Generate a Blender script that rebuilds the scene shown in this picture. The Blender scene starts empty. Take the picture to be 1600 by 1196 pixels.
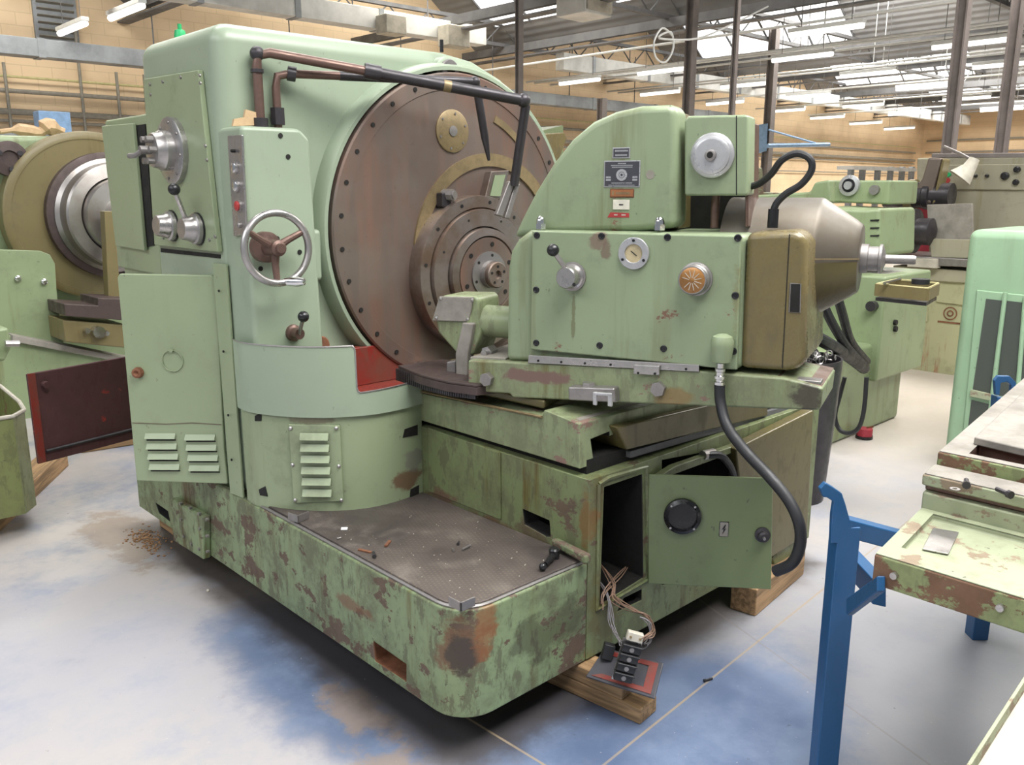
import bpy, bmesh, math, random
from mathutils import Vector, Matrix
random.seed(7)
R=math.radians; PI=math.pi
sc=bpy.context.scene
# ---------------------------------------------------------------- camera, world, light, exposure
PITCH=12.7; HEAD=46.6; FPX=1340.0; EYE=1.65
cam=bpy.data.objects.new('camera',bpy.data.cameras.new('camera')); sc.collection.objects.link(cam)
cam.location=(0,0,EYE); cam.rotation_euler=(R(90-PITCH),0,R(HEAD-90))
cam.data.sensor_width=36; cam.data.lens=FPX/1600*36; cam.data.clip_end=300; cam.data.clip_start=.05
sc.camera=cam
w=bpy.data.worlds.new('daylight'); sc.world=w; w.use_nodes=True
bg=w.node_tree.nodes['Background']; bg.inputs[0].default_value=(.86,.93,1,1); bg.inputs[1].default_value=.26
vs=sc.view_settings
vs.view_transform='Standard'; vs.look='None'; vs.gamma=1; vs.exposure=.17; vs.use_curve_mapping=False
def area(name,loc,size,power,rot=(0,0,0),col=(1,1,1)):
    l=bpy.data.lights.new(name,'AREA'); l.shape='RECTANGLE'; l.size,l.size_y=size; l.energy=power; l.color=col
    o=bpy.data.objects.new(name,l); sc.collection.objects.link(o); o.location=loc; o.rotation_euler=rot; return o
# area lights added for overhead daylight, several where the roof has no glazing
area('skylight_glow_near',(1.5,5.5,5.9),(7,2.4),420,(R(8),0,0),(1,.99,.96))
area('daylight_fill_front',(2.6,-.2,5.7),(6,2.6),800,(R(14),0,0),(1,.99,.97))
area('daylight_fill_right',(8.5,1.5,5.9),(6,3.5),1150,(0,0,0),(1,.96,.9))
area('daylight_fill_behind',(-3.0,2.5,5.4),(4,7),420,(0,R(-32),0),(.95,.97,1))
area('daylight_fill_far',(17,9,6.0),(10,3),1500,(0,0,0),(1,.97,.9))
area('daylight_fill_end',(30,10,6.0),(12,4),3000,(0,0,0),(1,.97,.9))
area('skylight_glow_wall',(6,12.5,6.0),(14,1.6),1000,(R(15),0,0),(1,.96,.86))

# ---------------------------------------------------------------- measuring helpers (points on real planes)
th=R(PITCH); hd=R(HEAD)
Fv=Vector((math.cos(th)*math.cos(hd),math.cos(th)*math.sin(hd),-math.sin(th)))
Rv=Vector((math.sin(hd),-math.cos(hd),0)); Uv=Rv.cross(Fv)
O=Vector((0,0,EYE))
def ray(px,py): return Fv+Rv*((px-800)/FPX)+Uv*(-(py-598)/FPX)
def hx(px,py,x): r=ray(px,py); return O+r*(x/r.x)
def hy(px,py,y): r=ray(px,py); return O+r*(y/r.y)
def hz(px,py,z): r=ray(px,py); return O+r*((z-EYE)/r.z)
def hv(px,py,pt,ang):
    r=ray(px,py); n=Vector((-math.sin(R(ang)),math.cos(R(ang)),0))
    return O+r*(n.dot(Vector(pt)-O)/n.dot(r))
WA=110.0; wa=Vector((math.cos(R(WA)),math.sin(R(WA)),0)); wn=Vector((-math.sin(R(WA)),math.cos(R(WA)),0))
W0=Vector((2.019,1.947,.97))
def W(px,py,t=0): return hv(px,py,W0+wn*t,WA)      # plane parallel to the workhead front, t metres in front of it
X,Y,Z=Vector((1,0,0)),Vector((0,1,0)),Vector((0,0,1))

# ---------------------------------------------------------------- materials
class NT:
    def __init__(s,name):
        s.m=bpy.data.materials.new(name); s.m.use_nodes=True; s.t=s.m.node_tree; s.b=s.t.nodes['Principled BSDF']
        s.tc=s.t.nodes.new('ShaderNodeTexCoord')
    def n(s,k,**kw):
        o=s.t.nodes.new(k)
        for a,v in kw.items(): setattr(o,a,v)
        return o
    def l(s,a,b): s.t.links.new(a,b)
    def noise(s,scale,detail=5,rough=.6,vec=(1,1,1),off=(0,0,0),dist=0):
        mp=s.n('ShaderNodeMapping'); mp.inputs['Scale'].default_value=vec; mp.inputs['Location'].default_value=off
        s.l(s.tc.outputs['Object'],mp.inputs[0])
        t=s.n('ShaderNodeTexNoise'); t.inputs['Scale'].default_value=scale; t.inputs['Detail'].default_value=detail
        t.inputs['Roughness'].default_value=rough; t.inputs['Distortion'].default_value=dist
        s.l(mp.outputs[0],t.inputs['Vector']); return t.outputs['Fac']
    def ramp(s,f,a,b,lo=0,hi=1):
        r=s.n('ShaderNodeMapRange',interpolation_type='SMOOTHSTEP')
        r.inputs['From Min'].default_value=a; r.inputs['From Max'].default_value=b
        r.inputs['To Min'].default_value=lo; r.inputs['To Max'].default_value=hi
        s.l(f,r.inputs['Value']); return r.outputs[0]
    def math(s,op,a,b=None,c=None):
        m=s.n('ShaderNodeMath',operation=op)
        for i,v in enumerate((a,b,c)):
            if v is None: continue
            if isinstance(v,(int,float)): m.inputs[i].default_value=v
            else: s.l(v,m.inputs[i])
        return m.outputs[0]
    def mix(s,f,a,b):
        m=s.n('ShaderNodeMix',data_type='RGBA')
        for i,v in ((0,f),(6,a),(7,b)):
            if isinstance(v,(int,float)): m.inputs[i].default_value=v
            elif isinstance(v,tuple): m.inputs[i].default_value=(*v,1)
            else: s.l(v,m.inputs[i])
        return m.outputs[2]
    def bump(s,f,st,d=.01):
        b=s.n('ShaderNodeBump'); b.inputs['Strength'].default_value=st; b.inputs['Distance'].default_value=d
        s.l(f,b.inputs['Height']); s.l(b.outputs[0],s.b.inputs['Normal'])
    def set(s,k,v):
        if isinstance(v,(int,float)): s.b.inputs[k].default_value=v
        elif isinstance(v,tuple): s.b.inputs[k].default_value=(*v,1)
        else: s.l(v,s.b.inputs[k])
M={}
W_SCR=W(832,588,.02); W_SC2=W(1050,622,.02); W_SC3=W(1265,620,.02); W_SC4=W(934,376,.025); W_SC5=W(947,392,.025); W_SC6=W(895,505,.025); W_SC7=W(1150,480,.025)
def srgb(r,g,b):
    f=lambda c:(c/255/12.92) if c/255<=.04045 else ((c/255+.055)/1.055)**2.4
    return (f(r),f(g),f(b))
def plain(name,col,rough=.5,metal=0,var=.12,scale=14):
    t=NT(name); f=t.noise(scale,6,.65)
    c=t.mix(t.ramp(f,.35,.7,0,var*4),col,tuple(x*.55 for x in col))
    t.set('Base Color',c); t.set('Roughness',t.ramp(f,.3,.7,max(rough-.1,.05),rough+.12)); t.set('Metallic',metal)
    M[name]=t.m; return t.m
def paint(name,col,chip=.0,dirt=.3,streak=.2,rough=.38,chipcol=(.10,.055,.035),streakcol=(.11,.085,.02),seed=0.,stains=()):
    t=NT(name); so=(seed,seed*1.7,seed*.6)
    base=t.mix(t.ramp(t.noise(1.6,3,.5,off=so),.3,.7),col,tuple(x*.86 for x in col))
    # oily runs, longest down the height
    st=t.math('MULTIPLY',t.ramp(t.noise(1.0,5,.65,(9,9,.8),so),.52,.74),t.ramp(t.noise(1.3,2,.5,off=(seed+5,3,1)),.40,.62))
    base=t.mix(t.math('MULTIPLY',st,streak*1.6),base,streakcol)
    # grime
    d=t.ramp(t.noise(5,9,.72,off=so),.5,.75) if dirt<.5 else t.math('MAXIMUM',t.ramp(t.noise(4,10,.78,off=so),.42,.66,0,.8),t.math('MULTIPLY',t.ramp(t.noise(20,6,.7,(1,1,.4),so),.5,.6),.75))
    base=t.mix(t.math('MULTIPLY',d,dirt),base,(.075,.06,.04))
    # speckle of small scratches and knocks
    sp=t.ramp(t.noise(34,3,.6,(1,1,.7),so),.70,.73)
    base=t.mix(t.math('MULTIPLY',sp,.35+.5*min(chip*3,1)),base,(.06,.05,.04))
    cf=t.noise(7,12,.68,(1,1,1.5),(seed+2,1,9)); big=t.noise(1.7,3,.5,off=(seed,8,2))
    s_=t.math('ADD',cf,t.math('MULTIPLY',big,.45))
    th_=1.02-chip*.9
    ch=t.ramp(s_,th_,th_+.035)
    cc=t.mix(t.noise(12,6,.7),chipcol,tuple(min(1,x*2.6) for x in chipcol))
    base=t.mix(ch,base,cc) if chip>0 else base
    # stains with their own place on the machine: (world point, radii, colour, strength)
    for pt,rad,scol,amt in stains:
        q=Vector(pt)-Vector((2.4,2.9,.12)); sp_=t.n('ShaderNodeSeparateXYZ'); t.l(t.tc.outputs['Object'],sp_.inputs[0])
        acc=None
        for k in range(3):
            v_=t.math('DIVIDE',t.math('SUBTRACT',sp_.outputs[k],q[k]),rad[k]); v_=t.math('MULTIPLY',v_,v_)
            acc=v_ if acc is None else t.math('ADD',acc,v_)
        dd_=t.math('ADD',t.math('SQRT',acc),t.math('MULTIPLY',t.math('SUBTRACT',cf,.5),3.2))
        base=t.mix(t.math('MULTIPLY',t.ramp(dd_,.55,.95,1,0),amt),base,scol)
    t.set('Base Color',base)
    t.set('Roughness',t.math('ADD',t.ramp(d,0,1,rough,rough+.2),t.math('MULTIPLY',ch,.3) if chip>0 else 0.))
    t.set('Specular IOR Level',.5)
    hh=t.math('SUBTRACT',t.math('MULTIPLY',t.noise(60,4,.6),.15),t.math('MULTIPLY',ch,.8) if chip>0 else 0.)
    t.bump(hh,.35,.002)
    M[name]=t.m; return t.m
G=(.275,.33,.20)
paint('green',G,chip=.13,dirt=.40,streak=.25,seed=0,stains=[((1.86,2.56,.56),(.10,.08,.045),(.15,.085,.05),.9),((1.90,2.55,.62),(.06,.06,.05),(.17,.15,.15),.6),((1.55,2.7,.83),(.16,.1,.018),(.12,.08,.05),.6)])
paint('green_column',(.305,.37,.27),chip=0,dirt=.10,streak=.05,seed=3,rough=.33)
paint('green_panel',(.275,.33,.20),chip=.0,dirt=.16,streak=.05,seed=6,rough=.36)
paint('green_base',(.225,.295,.155),chip=.29,dirt=.85,streak=.9,seed=9,chipcol=(.065,.045,.032),
  stains=[((1.46,1.75,.36),(.09,.09,.13),(.14,.07,.035),.9),((1.45,1.74,.33),(.05,.05,.10),(.035,.028,.024),.85),((1.50,1.70,.40),(.05,.05,.12),(.24,.095,.035),.7),
          ((1.41,2.25,.30),(.05,.14,.03),(.17,.085,.045),.8),((1.80,1.70,.30),(.22,.05,.09),(.05,.045,.025),.6),((1.41,3.55,.30),(.04,.10,.13),(.09,.055,.03),.6),((1.98,1.70,.2),(.05,.05,.12),(.20,.10,.03),.8)])
paint('green_bed',(.18,.22,.10),chip=.17,dirt=.7,streak=1.0,seed=12,chipcol=(.065,.045,.03),
  stains=[((1.95,2.45,.50),(.05,.12,.05),(.13,.075,.05),.9),((1.95,2.2,.47),(.05,.20,.035),(.15,.08,.05),.8),((1.95,1.95,.50),(.05,.10,.07),(.10,.07,.045),.8),((1.96,1.72,.62),(.05,.03,.16),(.17,.09,.03),.8),((2.05,1.70,.3),(.10,.05,.15),(.12,.10,.035),.7)])
paint('green_slide',(.24,.285,.155),chip=.20,dirt=.5,streak=.8,seed=17,chipcol=(.12,.075,.06),
  stains=[(W_SCR,(.13,.13,.03),(.16,.095,.08),.95),(W_SC2,(.09,.09,.05),(.20,.12,.04),.7),(W_SC3,(.05,.05,.05),(.05,.04,.03),.9)])
paint('green_door',(.18,.225,.11),chip=.1,dirt=.4,streak=.5,seed=14)
paint('green_head',(.26,.32,.195),chip=.14,dirt=.32,streak=.40,seed=15,
  stains=[(W_SC4,(.035,.035,.035),(.17,.11,.085),.8),(W_SC5,(.02,.02,.035),(.15,.10,.075),.8),(W_SC6,(.008,.008,.11),(.10,.09,.035),.6),(W_SC7,(.02,.02,.10),(.17,.14,.05),.5)])
paint('green_oily',(.165,.13,.055),chip=.12,dirt=.5,streak=1.0,seed=18,rough=.25,streakcol=(.10,.065,.02))
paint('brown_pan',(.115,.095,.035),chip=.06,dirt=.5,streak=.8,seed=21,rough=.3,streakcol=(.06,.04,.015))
paint('olive',(.19,.155,.07),chip=.05,dirt=.3,streak=.6,seed=24,rough=.35,streakcol=(.11,.07,.02))
paint('tank_green',(.22,.25,.09),chip=.15,dirt=.5,streak=.8,seed=27)
paint('far_green',(.26,.325,.18),chip=.05,dirt=.3,streak=.4,seed=30)
paint('dusty_green',(.33,.36,.235),chip=.30,dirt=.35,streak=.2,seed=33,rough=.6,chipcol=(.13,.10,.07))
paint('edge_green',(.25,.30,.13),chip=.36,dirt=.5,streak=.4,seed=36,rough=.5,chipcol=(.09,.05,.03))
paint('mint',(.30,.45,.29),chip=.05,dirt=.15,streak=.1,seed=39)
paint('red_inside',(.26,.022,.015),chip=.55,dirt=.8,streak=1.2,seed=42,rough=.4,streakcol=(.022,.012,.012),chipcol=(.035,.012,.012))
paint('bright_red',(.21,.022,.016),chip=0,dirt=.55,streak=.2,seed=45)
paint('grey_lathe',(.36,.34,.25),chip=.04,dirt=.3,streak=.5,seed=48,streakcol=(.2,.16,.05))
paint('pink_stained',(.40,.40,.24),chip=.12,dirt=.4,streak=2.2,seed=51,streakcol=(.28,.09,.05))
paint('blue_paint',(.014,.085,.215),chip=.02,dirt=.12,streak=.05,seed=54,rough=.4)
plain('steel',(.48,.46,.45),.33,.9); plain('dull_steel',(.33,.31,.30),.45,.8); plain('chrome',(.75,.75,.76),.14,1,.03)
plain('pipe_brown',(.17,.105,.085),.4,.55); plain('pipe_dark',(.055,.05,.055),.38,.45)
plain('black',(.012,.012,.014),.3); plain('rubber',(.013,.0135,.016),.5); plain('dark_brown',(.085,.06,.055),.5,.3); plain('dark_hole',(.008,.007,.006),.8)
plain('brass',(.30,.225,.12),.45,.45,.2); plain('ivory',(.70,.66,.56),.5); plain('gauge_face',(.55,.46,.28),.4,0,.2)
plain('plate_metal',(.50,.50,.51),.35,.55); plain('plate_black',(.05,.05,.06),.4); plain('copper_plate',(.38,.15,.06),.4,.3)
plain('label_red',(.42,.04,.04),.4); plain('amber_knob',(.42,.20,.06),.3,.2,.3)
plain('rusty',(.22,.09,.045),.75,.1,.3); plain('rust_pile',(.42,.24,.12),.95,0,.25,40)
plain('terminal_black',(.02,.02,.022),.45); plain('wire',(.32,.20,.14),.5); plain('wire_grey',(.25,.23,.24),.5)
plain('white_paper',(.82,.82,.78),.7,0,.03); plain('cardboard',(.55,.38,.22),.8,0,.1)
plain('duct',(.64,.64,.62),.5,.05,.12,3); plain('duct_grey',(.30,.32,.34),.45,.25,.2,2); plain('girder',(.13,.13,.135),.6,0,.15,3)
plain('post_steel',(.24,.21,.20),.55,.1,.15,3); plain('lamp_body',(.62,.63,.62),.4,0,.05); plain('pipe_grey',(.26,.24,.20),.5)
plain('corrugated',(.20,.205,.215),.7,0,.15,1.5); plain('stained_white',(.50,.465,.39),.6,0,.15,8)
plain('worn_top',(.30,.275,.24),.65,.1,.2,6); plain('yellowish',(.50,.45,.22),.6)
plain('glass_blue',(.25,.40,.62),.4); plain('green_dot',(.02,.42,.14),.4); plain('concrete_red',(.35,.03,.05),.5)
plain('hose_brown',(.42,.32,.16),.5)
def wood(name,col):
    t=NT(name); f=t.noise(3,6,.6,(1,14,14),dist=.5)
    t.set('Base Color',t.mix(t.ramp(f,.35,.65),col,tuple(x*.45 for x in col))); t.set('Roughness',.75); t.bump(f,.3,.004); M[name]=t.m
wood('wood',(.38,.20,.08)); wood('wood_x',(.42,.26,.13))
# stained brown steel of the drum: horizontal/vertical rust bands
t=NT('drum_brown'); f=t.noise(2.2,7,.62,(6,1,.6)); g=t.noise(2.0,4,.6,off=(3,3,3))
c=t.mix(t.ramp(f,.35,.68),(.165,.125,.105),(.205,.12,.09)); c=t.mix(t.ramp(g,.4,.65,0,.8),c,(.20,.165,.14))
c=t.mix(t.ramp(t.noise(30,6,.7),.6,.8,0,.5),c,(.07,.05,.045)); t.set('Base Color',c); t.set('Metallic',.45); t.set('Roughness',t.ramp(f,.3,.7,.34,.50)); M['drum_brown']=t.m
t=NT('hub_steel'); f=t.noise(6,6,.6); c=t.mix(t.ramp(f,.35,.7),(.30,.26,.235),(.19,.13,.095)); t.set('Base Color',c); t.set('Metallic',.75); t.set('Roughness',t.ramp(f,.3,.7,.26,.42)); M['hub_steel']=t.m
t=NT('silver_hub'); f=t.noise(3,5,.6); c=t.mix(t.ramp(f,.35,.7),(.42,.40,.38),(.30,.26,.23)); t.set('Base Color',c); t.set('Metallic',.85); t.set('Roughness',.33); M['silver_hub']=t.m
t=NT('motor_cover'); f=t.noise(2.5,6,.6); c=t.mix(t.ramp(f,.35,.7),(.165,.15,.13),(.10,.08,.055)); t.set('Base Color',c); t.set('Metallic',.45); t.set('Roughness',t.ramp(f,.3,.7,.40,.52)); M['motor_cover']=t.m
# tread plate of the deck: oily dark brown with fine raised diagonal ribs
t=NT('deck_tread'); f=t.noise(5,9,.7); g=t.noise(1.5,4,.6)
wv=[]
for ang in (20,-50):
    mp=t.n('ShaderNodeMapping'); mp.inputs['Rotation'].default_value=(0,0,R(ang)); mp.inputs['Scale'].default_value=(16,16,16); t.l(t.tc.outputs['Object'],mp.inputs[0])
    wn_=t.n('ShaderNodeTexWave'); wn_.inputs['Scale'].default_value=1.4; wn_.inputs['Distortion'].default_value=.6; t.l(mp.outputs[0],wn_.inputs['Vector']); wv.append(wn_.outputs['Fac'])
rib=t.math('MULTIPLY',t.ramp(t.math('MULTIPLY',wv[0],wv[1]),.45,.9),t.ramp(g,.4,.62))
c=t.mix(t.ramp(g,.35,.65),(.062,.05,.046),(.12,.098,.088)); c=t.mix(t.ramp(f,.5,.75,0,.8),c,(.22,.19,.165)); c=t.mix(t.math('MULTIPLY',rib,t.ramp(f,.35,.6,.1,.6)),c,(.24,.20,.11))
c=t.mix(t.ramp(t.noise(70,3,.6),.70,.76,0,.6),c,(.5,.46,.42))
t.set('Base Color',c); t.set('Roughness',t.ramp(f,.3,.7,.42,.65)); t.set('Metallic',.25); t.bump(rib,.35,.004); M['deck_tread']=t.m
# worn blue floor paint over concrete
t=NT('floor_paint')
sep=t.n('ShaderNodeSeparateXYZ'); t.l(t.tc.outputs['Object'],sep.inputs[0]); sx,sy=sep.outputs[0],sep.outputs[1]
def blob(x,y,r0,r1,sx_=1,sy_=1):
    dx=t.math('MULTIPLY',t.math('SUBTRACT',sx,x),sx_); dy=t.math('MULTIPLY',t.math('SUBTRACT',sy,y),sy_)
    return t.ramp(t.math('SQRT',t.math('ADD',t.math('MULTIPLY',dx,dx),t.math('MULTIPLY',dy,dy))),r0,r1,1,0)
n1=t.noise(1.1,9,.66,dist=.3); n2=t.noise(3.2,9,.7,off=(4,1,0)); n3=t.noise(.45,5,.6,off=(9,2,0))
blue_here=t.math('MAXIMUM',t.math('MAXIMUM',blob(1.4,2.35,.2,1.0,1.9,.8),blob(2.0,1.4,.25,1.05,.8,1.1)),t.math('MULTIPLY',blob(1.3,5.4,.6,3.0),.55))
bsum=t.math('ADD',t.math('MULTIPLY',blue_here,.50),t.math('ADD',t.math('MULTIPLY',n1,.75),t.math('MULTIPLY',n2,.45)))
blue=t.ramp(bsum,.78,1.10)
pale=t.mix(t.ramp(n3,.35,.65),(.36,.35,.375),(.42,.385,.36))
pale=t.mix(t.ramp(n2,.45,.75,0,.6),pale,(.25,.285,.37))
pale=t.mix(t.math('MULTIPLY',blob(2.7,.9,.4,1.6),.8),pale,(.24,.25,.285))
daylit_tone=t.ramp(t.math('SUBTRACT',sx,t.math('MULTIPLY',sy,.1)),4.0,6.2)  # paler, warmer floor toward the far right paints in the skylight brightness
pale=t.mix(t.math('MULTIPLY',daylit_tone,.85),pale,(.60,.53,.45))
bl=t.mix(t.ramp(n2,.35,.7),(.062,.10,.19),(.145,.195,.30))
bl=t.mix(t.ramp(n3,.4,.7,0,.5),bl,(.06,.09,.17))
c=t.mix(t.math('MULTIPLY',blue,.92),pale,bl)
# brown spills beside the machine
sp=t.math('MAXIMUM',t.math('MAXIMUM',blob(1.34,2.1,.0,.40,2.2,.7),blob(1.22,1.8,.0,.34,1.6,.8)),blob(1.3,4.15,.05,.6,2.0,.7))
spm=t.ramp(t.math('ADD',t.math('MULTIPLY',sp,.38),t.math('MULTIPLY',t.noise(3.4,10,.75,off=(1,7,0)),1.1)),.72,.86)
c=t.mix(t.math('MULTIPLY',spm,.7),c,(.27,.20,.145))
# dark strip painted for grime and shade under and just beyond the machine
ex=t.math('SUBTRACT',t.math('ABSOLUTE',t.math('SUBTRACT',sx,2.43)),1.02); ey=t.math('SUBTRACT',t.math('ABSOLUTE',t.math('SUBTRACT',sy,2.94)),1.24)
grime_shade=t.ramp(t.math('ADD',t.math('MAXIMUM',ex,ey),t.math('MULTIPLY',t.math('SUBTRACT',n2,.5),.22)),-.02,.13,1,0)
c=t.mix(t.math('MULTIPLY',grime_shade,.88),c,(.045,.036,.03))
c=t.mix(t.ramp(t.noise(5,10,.75,off=(2,2,0)),.60,.8,0,.45),c,(.17,.14,.12))
c=t.mix(t.ramp(t.noise(55,3,.6),.71,.74,0,.55),c,(.55,.5,.45))
c=t.mix(t.ramp(t.noise(30,3,.6,off=(5,5,0)),.73,.75,0,.6),c,(.05,.045,.04))
def joint(p,q):
    (x1,y1),(x2,y2)=p,q; L=math.hypot(x2-x1,y2-y1); nx,ny=-(y2-y1)/L,(x2-x1)/L
    d=t.math('ABSOLUTE',t.math('SUBTRACT',t.math('ADD',t.math('MULTIPLY',sx,nx),t.math('MULTIPLY',sy,ny)),x1*nx+y1*ny))
    return t.ramp(d,.0028,.0055,1,0)
def g2(px,py): v=hz(px,py,0); return (v.x,v.y)
jl=t.math('MAXIMUM',t.math('MULTIPLY',joint(g2(731,1123),g2(851,1196)),t.math('LESS_THAN',sy,1.9)),joint(g2(943,1196),g2(1285,922)))
a_=g2(1314,1096); b_=g2(1445,1190); jd=joint(a_,b_)
c=t.mix(t.math('MULTIPLY',jl,t.ramp(n2,.3,.62,.5,.85)),c,(.34,.265,.175)); c=t.mix(t.math('MULTIPLY',jd,.4),c,(.2,.17,.15))
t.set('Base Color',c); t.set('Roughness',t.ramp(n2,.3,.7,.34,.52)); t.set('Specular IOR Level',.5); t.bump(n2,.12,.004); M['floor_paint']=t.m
# cream block wall with courses
t=NT('cream_wall'); br=t.n('ShaderNodeTexBrick'); mp=t.n('ShaderNodeMapping'); mp.inputs['Rotation'].default_value=(R(90),0,0); t.l(t.tc.outputs['Object'],mp.inputs[0]); t.l(mp.outputs[0],br.inputs['Vector'])
br.inputs['Scale'].default_value=1; br.inputs['Brick Width'].default_value=.45; br.inputs['Row Height'].default_value=.2; br.inputs['Mortar Size'].default_value=.008
cw=(.76,.58,.38); br.inputs['Color1'].default_value=(*cw,1); br.inputs['Color2'].default_value=(.72,.55,.36,1); br.inputs['Mortar'].default_value=(.64,.49,.31,1)
c=t.mix(t.ramp(t.noise(.8,6,.6),.4,.75,0,.4),br.outputs[0],(.38,.27,.15)); t.set('Base Color',c); t.set('Roughness',.75); M['cream_wall']=t.m
t=NT('roof_sheet'); wv_=t.n('ShaderNodeTexWave'); wv_.bands_direction='X'; wv_.inputs['Scale'].default_value=2.2; t.l(t.tc.outputs['Object'],wv_.inputs['Vector'])
t.set('Base Color',t.mix(t.ramp(t.noise(.6,4,.6),.3,.7),(.19,.195,.205),(.28,.28,.285))); t.set('Roughness',.7); t.bump(wv_.outputs['Fac'],.5,.03); M['roof_sheet']=t.m
def emis(name,col,s):
    t=NT(name); t.set('Base Color',col); t.set('Emission Color',col); t.set('Emission Strength',s); M[name]=t.m
emis('tube_light',(1,.98,.93),1.4); emis('sky_glass',(.96,.98,1),1.5)
t=NT('mesh_grille'); br=t.n('ShaderNodeTexBrick'); mp=t.n('ShaderNodeMapping'); mp.inputs['Rotation'].default_value=(R(90),0,R(90)); t.l(t.tc.outputs['Object'],mp.inputs[0]); t.l(mp.outputs[0],br.inputs['Vector'])
br.inputs['Scale'].default_value=1; br.inputs['Brick Width'].default_value=.034; br.inputs['Row Height'].default_value=.016; br.inputs['Mortar Size'].default_value=.0035
br.inputs['Color1'].default_value=(.012,.014,.012,1); br.inputs['Color2'].default_value=(.02,.02,.018,1); br.inputs['Mortar'].default_value=(.06,.07,.06,1)
t.set('Base Color',br.outputs[0]); t.set('Roughness',.5); M['mesh_grille']=t.m

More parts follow.
